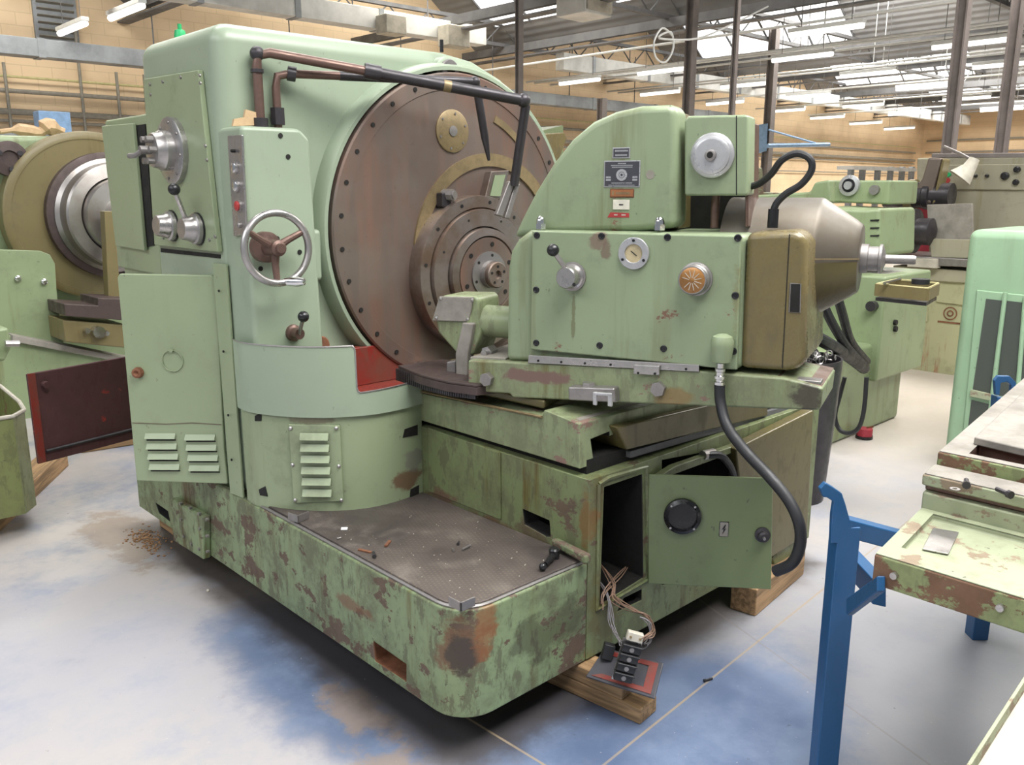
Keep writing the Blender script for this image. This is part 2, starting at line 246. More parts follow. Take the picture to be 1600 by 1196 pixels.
# ---------------------------------------------------------------- mesh builder
class MB:
    def __init__(s): s.b=bmesh.new()
    def prism(s,pts,vec):
        pts=[Vector(p) for p in pts]; vec=Vector(vec)
        a=[s.b.verts.new(p) for p in pts]; b=[s.b.verts.new(p+vec) for p in pts]; n=len(pts)
        try: s.b.faces.new(a[::-1]); s.b.faces.new(b)
        except ValueError: pass
        for i in range(n): s.b.faces.new((a[i],a[(i+1)%n],b[(i+1)%n],b[i]))
        return s
    def box(s,p,q):
        (x0,y0,z0),(x1,y1,z1)=p,q
        return s.prism([(x0,y0,z0),(x1,y0,z0),(x1,y1,z0),(x0,y1,z0)],(0,0,z1-z0))
    def obox(s,c,u,v,w_,su,sv,sw):      # oriented box: centre, three axes, three sizes
        c=Vector(c); u=Vector(u).normalized()*su/2; v=Vector(v).normalized()*sv/2; w_=Vector(w_).normalized()*sw
        return s.prism([c-u-v-w_/2,c+u-v-w_/2,c+u+v-w_/2,c-u+v-w_/2],w_)
    def loft(s,rings,closed=False,caps=True):
        vs_=[[s.b.verts.new(p) for p in r] for r in rings]; n=len(vs_[0])
        for i in range(len(vs_)-(0 if closed else 1)):
            A,B=vs_[i],vs_[(i+1)%len(vs_)]
            for j in range(n): s.b.faces.new((A[j],A[(j+1)%n],B[(j+1)%n],B[j]))
        if caps and not closed: s.b.faces.new(vs_[0][::-1]); s.b.faces.new(vs_[-1])
        return s
    def lathe(s,c,ax,prof,n=48):        # prof: (radius, height along axis)
        c=Vector(c); ax=Vector(ax).normalized(); u=ax.orthogonal().normalized(); v=ax.cross(u)
        return s.loft([[c+ax*h+(u*math.cos(2*PI*k/n)+v*math.sin(2*PI*k/n))*max(r,.0004) for k in range(n)] for r,h in prof])
    def cyl(s,c,ax,r,h,n=24,r2=None): return s.lathe(c,ax,[(r,0),(r if r2 is None else r2,h)],n)
    def sph(s,c,r,n=16):
        return s.lathe(Vector(c),(0,0,1),[(r*math.sin(PI*k/10),-r*math.cos(PI*k/10)) for k in range(11)],n)
    def ring(s,c,ax,r0,r1,h,n=64):      # flat annulus r0..r1, thickness h
        c=Vector(c); ax=Vector(ax).normalized(); u=ax.orthogonal().normalized(); v=ax.cross(u)
        d=lambda k:(u*math.cos(2*PI*k/n)+v*math.sin(2*PI*k/n))
        return s.loft([[c+d(k)*r1,c+d(k)*r1+ax*h,c+d(k)*r0+ax*h,c+d(k)*r0] for k in range(n)],closed=True)
    def arc(s,c,ax,u,r0,r1,h,a0,a1,n=32):
        c=Vector(c); ax=Vector(ax).normalized(); u=Vector(u).normalized(); v=ax.cross(u)
        return s.loft([[c+d*r1,c+d*r1+ax*h,c+d*r0+ax*h,c+d*r0] for d in [(u*math.cos(a)+v*math.sin(a)) for a in [R(a0+(a1-a0)*k/n) for k in range(n+1)]]])
    def torus(s,c,ax,Rr,r,n=48,m=12):
        c=Vector(c); ax=Vector(ax).normalized(); u=ax.orthogonal().normalized(); v=ax.cross(u)
        rs=[]
        for k in range(n):
            d=u*math.cos(2*PI*k/n)+v*math.sin(2*PI*k/n)
            rs.append([c+d*(Rr+r*math.cos(2*PI*j/m))+ax*r*math.sin(2*PI*j/m) for j in range(m)])
        return s.loft(rs,closed=True)
    def tube(s,pts,r,n=10,smooth=0):
        pts=[Vector(p) for p in pts]
        if smooth:
            P=[pts[0]]+pts+[pts[-1]]; out=[]
            for i in range(1,len(P)-2):
                for k in range(smooth):
                    t_=k/smooth; a,b,c,d=P[i-1],P[i],P[i+1],P[i+2]
                    out.append(.5*((2*b)+(c-a)*t_+(2*a-5*b+4*c-d)*t_*t_+(3*b-a-3*c+d)*t_**3))
            pts=out+[P[-2]]
        rs=[]; u=None
        for i,p in enumerate(pts):
            t_=(pts[min(i+1,len(pts)-1)]-pts[max(i-1,0)]).normalized()
            if u is None: u=t_.orthogonal().normalized()
            u=(u-t_*u.dot(t_)).normalized(); v=t_.cross(u)
            rr=r[min(int(i*len(r)/len(pts)),len(r)-1)] if isinstance(r,(list,tuple)) else r
            rs.append([p+(u*math.cos(2*PI*k/n)+v*math.sin(2*PI*k/n))*rr for k in range(n)])
        return s.loft(rs)
    def sheet(s,plan,z0,z1,th_):        # upright curved sheet through plan points; z0,z1 numbers or lists
        n=len(plan); g=lambda z,i: z[i] if isinstance(z,(list,tuple)) else z
        rs=[]
        for i,(x,y) in enumerate(plan):
            a=Vector(plan[max(i-1,0)]); b=Vector(plan[min(i+1,n-1)]); d=(b-a).normalized(); nn=Vector((-d.y,d.x))*th_
            rs.append([(x,y,g(z0,i)),(x+nn.x,y+nn.y,g(z0,i)),(x+nn.x,y+nn.y,g(z1,i)),(x,y,g(z1,i))])
        return s.loft(rs)
def catmull(pts,k=6):
    pts=[Vector(p) for p in pts]; P=[pts[0]]+pts+[pts[-1]]; out=[]
    for i in range(1,len(P)-2):
        for j in range(k):
            t_=j/k; a,b,c,d=P[i-1],P[i],P[i+1],P[i+2]
            out.append(.5*((2*b)+(c-a)*t_+(2*a-5*b+4*c-d)*t_*t_+(3*b-a-3*c+d)*t_**3))
    return out+[pts[-1]]
def woff(o):
    v=Vector((0,0,0))
    while o is not None: v+=Vector(o.location); o=o.parent
    return v
def depth(o):
    d=0
    while o.parent is not None: d+=1; o=o.parent
    return d
def islands(b):
    seen=set(); out=[]
    b.verts.ensure_lookup_table()
    for v in b.verts:
        if v in seen: continue
        st=[v]; seen.add(v); comp=[]
        while st:
            x=st.pop(); comp.append(x)
            for e in x.link_edges:
                y=e.other_vert(x)
                if y not in seen: seen.add(y); st.append(y)
        out.append(comp)
    return out
SPLIT={'drum_bolts':'drum_bolt','joint_band':'joint_band','cover_bolts':'cover_bolt','hub_bolts':'hub_bolt','panel_screws':'panel_screw','side_cover_screws':'cover_screw','disc_screws':'disc_screw','dial_pins':'dial_pin','dial_screws':'dial_screw','louvres':'louvre','louvre_openings':'louvre_opening','strip_screws':'strip_screw','box_screws':'box_screw','window_screws':'window_screw','handwheel_spokes':'handwheel_spoke','wheel_plate_screws':'plate_screw','cover_screws':'cover_screw','skirt_notches':'skirt_notch','pipe_fittings':'pipe_fitting','oil_pipe_fittings':'pipe_fitting','scale_screws':'scale_screw','gauge_screws':'gauge_screw','gear_head_screws':'head_screw','hanger_rods':'hanger_rod','hanger':'hanger','glazing_bars':'glazing_bar','flange_bolts':'flange_bolt','guard_bolts':'guard_bolt','adjusting_bolts':'adjusting_bolt','tray_bolts':'tray_bolt','fascia_knobs':'fascia_knob','head_slots':'head_slot','cabinet_latches':'cabinet_latch','copper_wires':'copper_wire','grey_wires':'grey_wire','stray_wires':'stray_wire','looped_wires':'looped_wire','uprights':'upright','shelves':'shelf','front_bars':'front_bar','bench_legs':'bench_leg','socket_screws':'socket_screw','stand':'stand_leg','tray_walls':'tray_wall','gear_segment_teeth':'gear_tooth','red_border':'red_border'}
def add(name,mat,mb,parent=None,bevel=0,seg=2,label=None,cat=None,group=None,kind=None,flat=False,origin=None):
    if parent is not None:
        while depth(parent)>=2: parent=parent.parent
    if name in SPLIT and not kind:
        base_name=SPLIT[name]; isl=islands(mb.b)
        if len(isl)>1:
            o=None
            for comp in isl:
                nb=MB(); mp={v:nb.b.verts.new(v.co) for v in comp}
                fs=set(f for v in comp for f in v.link_faces)
                for f in fs: nb.b.faces.new([mp[v] for v in f.verts])
                o=add_one(base_name,mat,nb,parent,bevel,seg,label,cat,group,kind,flat,origin)
            mb.b.free(); return o
        name=base_name
    return add_one(name,mat,mb,parent,bevel,seg,label,cat,group,kind,flat,origin)
def add_one(name,mat,mb,parent=None,bevel=0,seg=2,label=None,cat=None,group=None,kind=None,flat=False,origin=None):
    b=mb.b; off=woff(parent)
    if origin is not None: off=Vector(origin)
    bmesh.ops.translate(b,verts=b.verts,vec=-off)
    bmesh.ops.recalc_face_normals(b,faces=b.faces)
    me=bpy.data.meshes.new(name); b.to_mesh(me); b.free()
    me.materials.append(M[mat])
    if not flat:
        me.shade_smooth(); me.set_sharp_from_angle(angle=R(34))
    o=bpy.data.objects.new(name,me); sc.collection.objects.link(o); o.parent=parent
    if origin is not None: o.location=origin
    if bevel:
        md=o.modifiers.new('b','BEVEL'); md.width=bevel; md.segments=seg; md.limit_method='ANGLE'; md.angle_limit=R(40); md.harden_normals=not flat
    tag(o,label,cat,group,kind); return o
def tag(o,label=None,cat=None,group=None,kind=None):
    if label:o['label']=label
    if cat:o['category']=cat
    if group:o['group']=group
    if kind:o['kind']=kind
def thing(name,loc,label,cat,group=None):
    o=bpy.data.objects.new(name,None); sc.collection.objects.link(o); o.location=loc; o.empty_display_size=.1
    tag(o,label,cat,group); return o
def cut(o,mb,mat=None):                 # carve a real recess, then drop the cutter
    b=mb.b; bmesh.ops.translate(b,verts=b.verts,vec=-woff(o.parent)-(Vector(o.location) if o.parent is None else Vector((0,0,0))))
    bmesh.ops.recalc_face_normals(b,faces=b.faces)
    me=bpy.data.meshes.new('c'); b.to_mesh(me); b.free()
    me.materials.append(M[mat] if mat else o.data.materials[0])
    c=bpy.data.objects.new('c',me); sc.collection.objects.link(c); c.parent=o.parent
    if o.parent is None: c.location=o.location
    saved=[(m.width,m.segments) for m in o.modifiers if m.type=='BEVEL']; [o.modifiers.remove(m) for m in list(o.modifiers)]
    if mat and M[mat].name not in [m.name for m in o.data.materials]: o.data.materials.append(M[mat])
    md=o.modifiers.new('x','BOOLEAN'); md.object=c; md.operation='DIFFERENCE'; md.solver='EXACT'
    md.material_mode='TRANSFER'
    bpy.context.view_layer.update(); dg=bpy.context.evaluated_depsgraph_get()
    nm=bpy.data.meshes.new_from_object(o.evaluated_get(dg)); o.modifiers.clear(); o.data=nm
    nm.shade_smooth(); nm.set_sharp_from_angle(angle=R(34))
    bpy.data.objects.remove(c)
    for w_,s_ in saved:
        md=o.modifiers.new('b','BEVEL'); md.width=w_; md.segments=s_; md.limit_method='ANGLE'; md.angle_limit=R(40); md.harden_normals=True
def V3(*a): return Vector(a)

# ================================================================= THE SETTING
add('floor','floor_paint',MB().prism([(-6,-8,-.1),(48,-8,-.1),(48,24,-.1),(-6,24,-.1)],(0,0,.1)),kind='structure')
WY=16.0; WX=40.0
add('wall_back','cream_wall',MB().prism([(-6,WY,0),(WX,WY,0),(WX,WY,6.9),(-6,WY,6.9)],(0,.3,0)),kind='structure')
add('wall_right','cream_wall',MB().prism([(WX,-6,0),(WX,WY,0),(WX,WY,6.9),(WX,-6,6.9)],(.3,0,0)),kind='structure')
# pitched roof in bays along the hall, each with a glazed strip
EV,RG,BAY=4.75,7.0,8.0
rf=MB(); gl=[]
x0=-2.0
while x0<WX:
    xm=x0+BAY*.62; x1=x0+BAY
    def at(xx): 
        return EV+(RG-EV)*((xx-x0)/(xm-x0) if xx<=xm else (x1-xx)/(x1-xm))
    for a,b in ((x0,xm),(xm,xm+.35),(x1-.5,x1)):
        rf.prism([(a,-4,at(a)),(b,-4,at(b)),(b,-4,at(b)+.06),(a,-4,at(a)+.06)],(0,20.3,0))
    for ya,yb in ((-4,-1),(3.2,4.8),(9.2,10.4),(14.8,16.3)):
        a,b=xm+.35,x1-.5
        rf.prism([(a,ya,at(a)),(b,ya,at(b)),(b,ya,at(b)+.06),(a,ya,at(a)+.06)],(0,yb-ya,0))
    for ya,yb in ((-1,3.2),(4.8,9.2),(10.4,14.8)):
        a,b=xm+.35,x1-.5
        if x0>5 and ya<6: rf.prism([(a,ya,at(a)),(b,ya,at(b)),(b,ya,at(b)+.06),(a,ya,at(a)+.06)],(0,yb-ya,0)); continue
        gl.append((a,b,ya,yb,at(a),at(b)))
    x0+=BAY
add('ceiling','roof_sheet',rf,kind='structure')
def roofz(x):
    b=math.floor((x+2)/BAY)*BAY-2; m_=b+BAY*.62; e_=b+BAY
    return EV+(RG-EV)*((x-b)/(m_-b) if x<=m_ else (e_-x)/(e_-m_))
for i,(a,b,ya,yb,za,zb) in enumerate(gl):
    win=add('window_%d'%(i+1),'sky_glass',MB().prism([(a,ya,za),(b,ya,zb),(b,ya,zb+.02),(a,ya,za+.02)],(0,yb-ya,0)),kind='structure')
    bars=MB(); 
    for k in range(5):
        yy=ya+(yb-ya)*k/4; bars.tube([(a,yy,za-.03),(b,yy,zb-.03)],.025,4)
    add('glazing_bars','girder',bars,win)
# lattice roof girders across the hall and purlins along it
for yy in (1.2,5.6,10.2,14.6):
    g=MB(); zt,zb=5.15,4.72
    g.obox((19,yy,zt),X,Y,Z,42,.10,.07); g.obox((19,yy,zb),X,Y,Z,42,.10,.07)
    k=-2.0
    while k<40: g.tube([(k,yy,zb),(k+.5,yy,zt),(k+1,yy,zb)],.018,5); k+=1.0
    add('roof_girder','girder',g,label={1.2:'dark lattice roof girder nearest the front of the hall',5.6:'dark lattice roof girder, second from the front',10.2:'dark lattice roof girder, third from the front',14.6:'dark lattice roof girder closest to the cream back wall'}[yy],cat='girder',group='lattice girders across the roof')
pn=['leftmost','second','third','fourth','fifth','sixth','seventh','last and furthest']
for i,xx in enumerate((5.95,10.6,13.6,18.6,22.4,27.6,31,35)):
    g=MB(); g.obox((xx,6,4.62),X,Y,Z,.12,20,.16)
    g.obox((xx,6,4.44),X,Y,Z,.2,20,.03)
    add('steel_beam','girder',g,label='dark steel beam under the roof running toward the back wall, %s along the hall'%pn[i],cat='beam',group='beams along the roof')
# thin suspension rods carrying the lamp rows
for i,(px,py) in enumerate(((872,130),(1000,145),(1208,55),(1208,93),(1312,118),(1455,72),(1400,138),(1475,155),(1265,185))):
    p=hz(px,py,4.05)
    add('cable_conduit','lamp_body',MB().tube([(p.x,-3,4.16),(p.x,15.5,4.16)],.022,6).tube([(p.x,2,4.16),(p.x,2,roofz(p.x))],.008,4).tube([(p.x,8.4,4.16),(p.x,8.4,roofz(p.x))],.008,4),
        label='pale lamp conduit hung from the roof, %s from the left'%['first','second','fourth','third','sixth','fifth','seventh','eighth','ninth'][i],cat='conduit',group='hung lamp conduits')
lamps=[(165,25,228,8),(87,50,138,35),(872,130,938,122),(1000,112,1067,107),(1000,146,1062,142),(1103,162,1162,157),(1140,133,1183,130),(1208,55,1372,35),(1208,92,1298,83),(1312,118,1400,110),(1455,72,1575,60),(1400,138,1480,132),(1543,101,1600,97),(1475,155,1545,150),(1208,173,1250,170),(1265,185,1320,180),(1240,198,1287,195),(1327,193,1378,190),(1380,202,1430,198),(1245,150,1280,147),(1335,165,1362,162),(1530,172,1600,168),(1410,178,1425,175)]
def nm(i):
    return ['upper of the two lamps above the far-left wall','lower of the two lamps above the far-left wall','behind the big machine column, right of the slim post','above the quarter-round machine hood, upper one','just above the quarter-round machine hood, lower one','above the box with the steel disc','tiny, seen between two thin rods over the steel disc','longest and brightest lamp near the roof','bright, second row below the roof glazing','middle row over the hose loop','high on the right between the two right posts','below the middle row, left of the right posts','cut by the right edge of the picture, upper','between the right posts, lower row','small, just right of the rusty-edged post','small, over the end of the long silver duct','lowest row at the left, above the hose loop','lowest row in the middle','lowest row at the right','small one behind the silver duct','tiny one in front of the end wall','wide pale one at the right edge, lower','tiniest, beside the right post'][i]
def mklamp(c,i):
    l=thing('fluorescent_lamp',c,'hanging fluorescent batten lamp, '+nm(i),'lamp','fluorescent lamps under the roof')
    c=Vector(c)
    h=MB().box((c.x-.055,c.y-.6,c.z+.01),(c.x+.055,c.y+.6,c.z+.07)); add('lamp_body','lamp_body',h,l,.008)
    add('tube','tube_light',MB().cyl((c.x,c.y-.585,c.z-.02),Y,.045,1.17,12),l)
    hm=MB()
    for dy in (-.4,.4):
        y_=c.y+dy; zt2=roofz(c.x)
        if (abs(y_-12.9)<.2 and c.x<11) or (abs(y_-13.9)<.2 and c.x>14): continue
        hm.tube([(c.x,y_,c.z+.07),(c.x,y_,zt2)],.006,4)
    add('hanger','girder',hm,l)
for i,(a,b,c_,d) in enumerate(lamps):
    p=hz((a+c_)/2,(b+d)/2,4.0); mklamp((p.x,p.y,4.0),i)
# overhead ducts
def duct(name,p,q,w_,h_,mat,label,joints):
    t_=thing(name,p,label,'duct'); p=Vector(p); q=Vector(q); d=(q-p).normalized()
    add('casing',mat,MB().obox((p+q)/2,d,d.cross(Z),Z,(q-p).length,w_,h_),t_,.01)
    jb=MB()
    L=(q-p).length
    for k in range(joints): jb.obox(p+d*(L*(k+.5)/joints),d,d.cross(Z),Z,.10,w_+.02,h_+.02)
    add('joint_band','duct_grey',jb,t_)
    rb=MB()
    for k in range(joints): 
        c=p+d*(L*(k+.2)/joints); rb.tube([c,c+Z*max(.2,(5.0-c.z))],.012,5)
    add('hanger_rods','girder',rb,t_)
a=hz(180,-5,4.45);b=hz(690,68,4.45)
a=Vector((3.5,12.9,4.45)); b=Vector((11.4,12.9,4.45))
duct('cable_duct',a,b,.3,.32,'duct','wide silver cable duct running above the big machine column',5)
duct('cable_duct',(14.6,13.9,4.42),(44-5,13.9,4.42),.25,.36,'duct','long silver cable duct running away to the end wall behind the quarter-round hood',12)
duct('ventilation_duct',(.5,14.9,3.72),(23,14.9,3.72),.3,.26,'duct_grey','grey metal duct along the cream back wall, below the lamps',9)
t_=thing('switch_box',hz(912,12,4.6),'pale green switch box hanging under the roof at the top centre','box')
p=hy(912,0,9.5); add('box_body','duct',MB().box((p.x-.3,9.2,p.z-.25),(p.x+.32,9.8,p.z+.35)),t_,.02); add('cover','stained_white',MB().box((p.x-.27,9.17,p.z-.20),(p.x+.29,9.2,p.z+.32)),t_)
for k,(px,py,sz) in enumerate(((708,58,.5),(610,40,.42))):
    p=hy(px,py,12.6); add('junction_box','stained_white',MB().box((p.x-sz/2,12.42,p.z-sz*.36),(p.x+sz/2,12.735,p.z+sz*.36)),None,.02,label=['pale junction box at the right end of the wide silver duct','pale junction box on the middle of the wide silver duct'][k],cat='box')
# slim steel posts
for i,(px,xx,s_) in enumerate(((811,9,.085),(940,15,.16),(1074,11,.13),(1142,9.5,.06),(1201,17,.17),(1486,11,.13),(1568,12,.13))):
    p=hx(px,200,xx); z1=3.6 if i==1 else 4.9
    t_=thing('steel_post',(p.x,p.y,0),['slim steel post behind the pipe elbow of the big machine','short dark post above the quarter-round hood','grey post standing behind the top of the quarter-round hood','thin rod-like post above the disc box','rust-edged post standing right of the disc box','thick brown steel post left of the two on the right','brown steel post, right one of the two on the right'][i],'post','steel posts in the hall')
    pb=MB(); h=s_/2
    pb.box((p.x-h,p.y-h,0),(p.x+h,p.y-h+.02,z1)).box((p.x-h,p.y+h-.02,0),(p.x+h,p.y+h,z1)).box((p.x-.012,p.y-h+.02,0),(p.x+.012,p.y+h-.02,z1))
    add('post_section','post_steel',pb,t_); add('foot_plate','post_steel',MB().box((p.x-s_,p.y-s_,0),(p.x+s_,p.y+s_,.02)),t_)
# pipes along the back wall
for i,(z,r,m_) in enumerate(((3.18,.035,'pipe_grey'),(2.86,.05,'pipe_grey'),(2.72,.025,'pipe_grey'),(2.5,.06,'duct_grey'),(2.28,.02,'pipe_grey'),(3.4,.02,'yellowish'))):
    x1_=9.5 if i==3 else 39
    add('wall_pipe',m_,MB().tube([(-4,WY-.12,z),(x1_,WY-.12,z)],r,8),label=['grey pipe along the back wall, highest of the grey ones','thick grey bracketed pipe along the back wall','thin pipe just under the thick one on the back wall','wide cable tray pipe low on the left of the back wall','lowest thin pipe on the back wall','yellow pipe just under the grey duct'][i],cat='pipe',group='pipes on the back wall')
    if i in (0,1): pass
for i,z in enumerate((3.7,3.2)):
    add('wall_pipe','pipe_grey',MB().tube([(WX-.1,-5,z),(WX-.1,15.8,z)],.04,6),label=['upper thin pipe along the far end wall','lower thin pipe along the far end wall'][i],cat='pipe')
for i,px in enumerate((125,182,225,8)):
    p=hy(px,120,WY-.15); add('wall_drop_pipe','pipe_grey',MB().tube([(p.x,p.y,3.6 if i else 4.3),(p.x,p.y,2.0)],.025,6),label='thin vertical pipe on the back wall, %s'%['left of the middle','right of the middle','next to the machine column','at the left picture edge'][i],cat='pipe')
t_=thing('wall_louvre',hy(88,40,WY-.06),'grey slatted vent high on the cream back wall','vent')
p=hy(88,38,WY-.05); v=MB().box((p.x-.33,WY-.06,p.z-.5),(p.x+.33,WY,p.z+.5)); add('frame','duct_grey',v,t_)
v=MB()
for k in range(9): v.obox((p.x,WY-.08,p.z-.42+k*.105),X,V3(0,1,-.5),V3(0,.5,1),.56,.07,.012)
add('slats','pipe_grey',v,t_)
p=hy(82,190,10.5); t_=thing('blue_hoist',(p.x,10.5,1.9),'small blue pendant box with orange cloth above the left machine','box')
add('box_body','glass_blue',MB().box((p.x-.16,10.4,p.z-.12),(p.x+.16,10.6,p.z+.1)),t_,.01); add('stand','pipe_grey',MB().tube([(p.x-.1,10.5,p.z),(p.x-.12,10.5,0)],.015,5).tube([(p.x+.12,10.5,p.z),(p.x+.17,10.5,0)],.015,5),t_)
# coiled cable under the roof
p0=hy(1030,40,6.5); c_=hy(1035,72,6.5)
add('hanging_cable','lamp_body',MB().tube([hy(1200,10,6.5),hy(1150,35,6.5),hy(1090,60,6.5),hy(1030,60,6.5),hy(1048,50,6.5),hy(1052,75,6.5),hy(1040,97,6.5),hy(1025,90,6.5),hy(1022,65,6.5),hy(1035,44,6.5),hy(1050,55,6.5)],.012,6,5),label='pale looped cable hanging under the roof above the quarter-round hood',cat='cable')
# blue crane arm at the back
add('crane_arm','glass_blue',MB().tube([hy(1199,228,9.42),hy(1295,226,9.42)],.045,6).tube([hy(1201,203,9.42),hy(1282,226,9.42)],.02,5),label='blue crane arm reaching right behind the hose loop',cat='crane arm')

# ================================================================= THE BIG GEAR CUTTING MACHINE
BX,BY=1.412,1.704
mc=thing('gear_cutting_machine',(2.4,2.9,.12),'large pale green gear cutting machine with a brown drum in the centre of the hall','machine')
base=add('base_casting','green_base',MB().prism([(BX+.12-.12*math.cos(R(a)),BY+.12-.12*math.sin(R(a)),.12) for a in (0,15,30,45,60,75,90)]+[(1.95,BY,.12),(1.95,3.0,.12),(3.1,3.0,.12),(3.1,4.18,.12),(BX,4.18,.12)],(0,0,.35)),mc,.018,4)
# forklift slots and chamfered far foot
def slot(px0,py0,px1,py1,px2,py2,px3,py3,depth=.25):
    q=[hx(px0,py0,BX),hx(px1,py1,BX),hx(px2,py2,BX),hx(px3,py3,BX)]
    return MB().prism([p-X*.05 for p in q],X*(depth+.05))
cut(base,slot(583,1004,634,1040,634,1066,586,1034),'rusty')
cut(base,slot(243,787,262,800,265,815,248,802),'dark_hole')
add('side_cover_plate','green_base',MB().prism([hx(278,776,BX),hx(330,805,BX),hx(330,872,BX),hx(282,842,BX)],(-.035,0,0)),mc,.008)
sb=MB()
for px,py in ((283,787),(298,794),(312,803),(324,812),(284,812),(313,826),(324,838),(288,838),(300,850),(312,858),(325,862)): sb.cyl(hx(px,py,BX-.035)+X*.005,-X,.007,.012,8)
add('side_cover_screws','dull_steel',sb,mc)
add('deck_plate','deck_tread',MB().prism([(BX+.12-.105*math.cos(R(a)),BY+.12-.105*math.sin(R(a)),.472) for a in (0,15,30,45,60,75,90)]+[(1.945,BY+.01,.472),(1.95,2.99,.472),(BX+.02,2.99,.472)],(0,0,.012)),mc,.003,1)
add('deck_rim','dull_steel',MB().tube([(BX+.012,3.0,.474)]+[(BX+.12-.108*math.cos(R(a)),BY+.12-.108*math.sin(R(a)),.474) for a in (0,15,30,45,60,75,90)]+[(1.93,BY+.010,.474)],.006,6),mc)
# bed
bed=add('bed_casting','green_bed',MB().prism([(1.95,BY,.12),(3.45,BY,.12),(3.45,3.0,.12),(1.95,3.0,.12)],(0,0,.632)),mc,.02,3)
q=[hy(945,762,BY),hy(1003,742,BY),hy(1005,903,BY),hy(938,945,BY)]
cut(bed,MB().prism([p-Y*.05 for p in q],Y*.5),'dark_hole')
q=[hy(1035,720,BY),hy(1142,700,BY),hy(1146,885,BY),hy(1035,915,BY)]
cut(bed,MB().prism([p-Y*.05 for p in q],Y*.4),'dark_hole')
q=[hx(817,796,1.95),hx(858,814,1.95),hx(860,838,1.95),hx(852,838,1.95),hx(820,820,1.95)]
cut(bed,MB().prism([p-X*.05 for p in q],X*.2),'dark_hole')
q=[hy(975,936,BY),hy(1003,922,BY),hy(1003,938,BY),hy(965,956,BY)]
cut(bed,MB().prism([p-Y*.05 for p in q],Y*.2),'dark_hole')
fr=MB(); fq=[hy(935,757,BY),hy(950,747,BY),hy(1010,730,BY),hy(1013,905,BY),hy(932,952,BY)]
fr.tube(fq+[fq[0]],.009,6); add('opening_rim','green_bed',fr,mc)
add('bed_access_panel','green_bed',MB().prism([hx(671,668,1.95),hx(783,707,1.95),hx(784,812,1.95),hx(672,768,1.95)],(-.008,0,0)),mc,.003)
add('slide_gap_shade','dark_hole',MB().box((1.985,BY+.045,.745),(3.40,2.95,.80)),mc)  # near-black filler block colours in the shadow line under the table
fl=MB(); fl.prism([hx(870,850,1.945),hx(925,880,1.93),hx(925,865,1.93),hx(870,838,1.945)],(-.03,0,0)); add('deck_fillet','green_base',fl,mc,.01)
# brown side pan and its dark edge
pan=[hy(1150,702,1.65),hy(1272,641,1.65),hy(1262,835,1.65),hy(1206,872,1.65),hy(1160,790,1.65)]
add('side_pan','brown_pan',MB().prism(pan,(0,.05,0)),mc,.008)
add('lower_skirt','green_bed',MB().prism([hy(1206,872,1.67),hy(1266,800,1.67),hy(1258,862,1.67),hy(1210,885,1.67)],(0,.03,0)),mc,.01)
# control box door standing open
H0=Vector((2.25,BY-.01,.5)); DA=-50
def Dp(px,py,t=0): return hv(px,py,H0-Vector((math.sin(R(50)),math.cos(R(50)),0))*t,DA)
dn=Vector((-math.sin(R(50)),-math.cos(R(50)),0))
door=add('control_box_door','green_door',MB().prism([Dp(1012,742),Dp(1208,748),Dp(1205,922),Dp(1013,913)],-dn*.012),mc,.004)
c_=Dp(1066,806); add('round_window','black',MB().lathe(c_,dn,[(.063,0),(.063,.014),(.050,.022),(.048,.008),(.001,.006)],40),door)
wsc=MB()
for k in range(4):
    a=R(45+90*k); u=Vector((math.cos(R(DA)),math.sin(R(DA)),0)); wsc.cyl(c_+u*math.cos(a)*.056+Z*math.sin(a)*.056+dn*.016,dn,.004,.005,8)
add('window_screws','steel',wsc,door)
u=Vector((math.cos(R(DA)),math.sin(R(DA)),0)); c_=Dp(1131,827)
add('warning_plate','worn_top',MB().obox(c_+dn*.002,u,Z,dn,.028,.050,.003),door)
add('warning_frame','black',MB().obox(c_+dn*.001,u,Z,dn,.031,.053,.003),door)
zz=[(.002,.014),(-.006,-.001),(-.001,.001),(-.004,-.014),(.006,.003),(.001,.001),(.005,.014)]
add('lightning_sign','black',MB().prism([c_+dn*.004+u*a_*1.25+Z*b_*1.25 for a_,b_ in zz],dn*.001),door)
c_=Dp(1191,835); k_=add('door_lock','pipe_dark',MB().lathe(c_,dn,[(.026,0),(.026,.01),(.018,.014),(.018,.03),(.012,.034),(.001,.034)],20),door)
add('lock_pin','steel',MB().cyl(c_+dn*.034,dn,.005,.012,8),k_)
add('door_edge_lip','green_head',MB().prism([Dp(1208,748)-dn*.012,Dp(1208,748)-dn*.035,Dp(1205,922)-dn*.035,Dp(1205,922)-dn*.012],u*-.006),door)
# wires inside and a contactor in the opening
cb=MB(); p=hy(978,832,BY+.22); cb.box((p.x-.07,BY+.2,p.z-.12),(p.x+.07,BY+.3,p.z+.12)); add('contactor','plate_black',cb,mc,.01)
add('contactor_label','duct_grey',MB().box((p.x-.03,BY+.195,p.z-.06),(p.x+.04,BY+.2,p.z+.05)),mc)
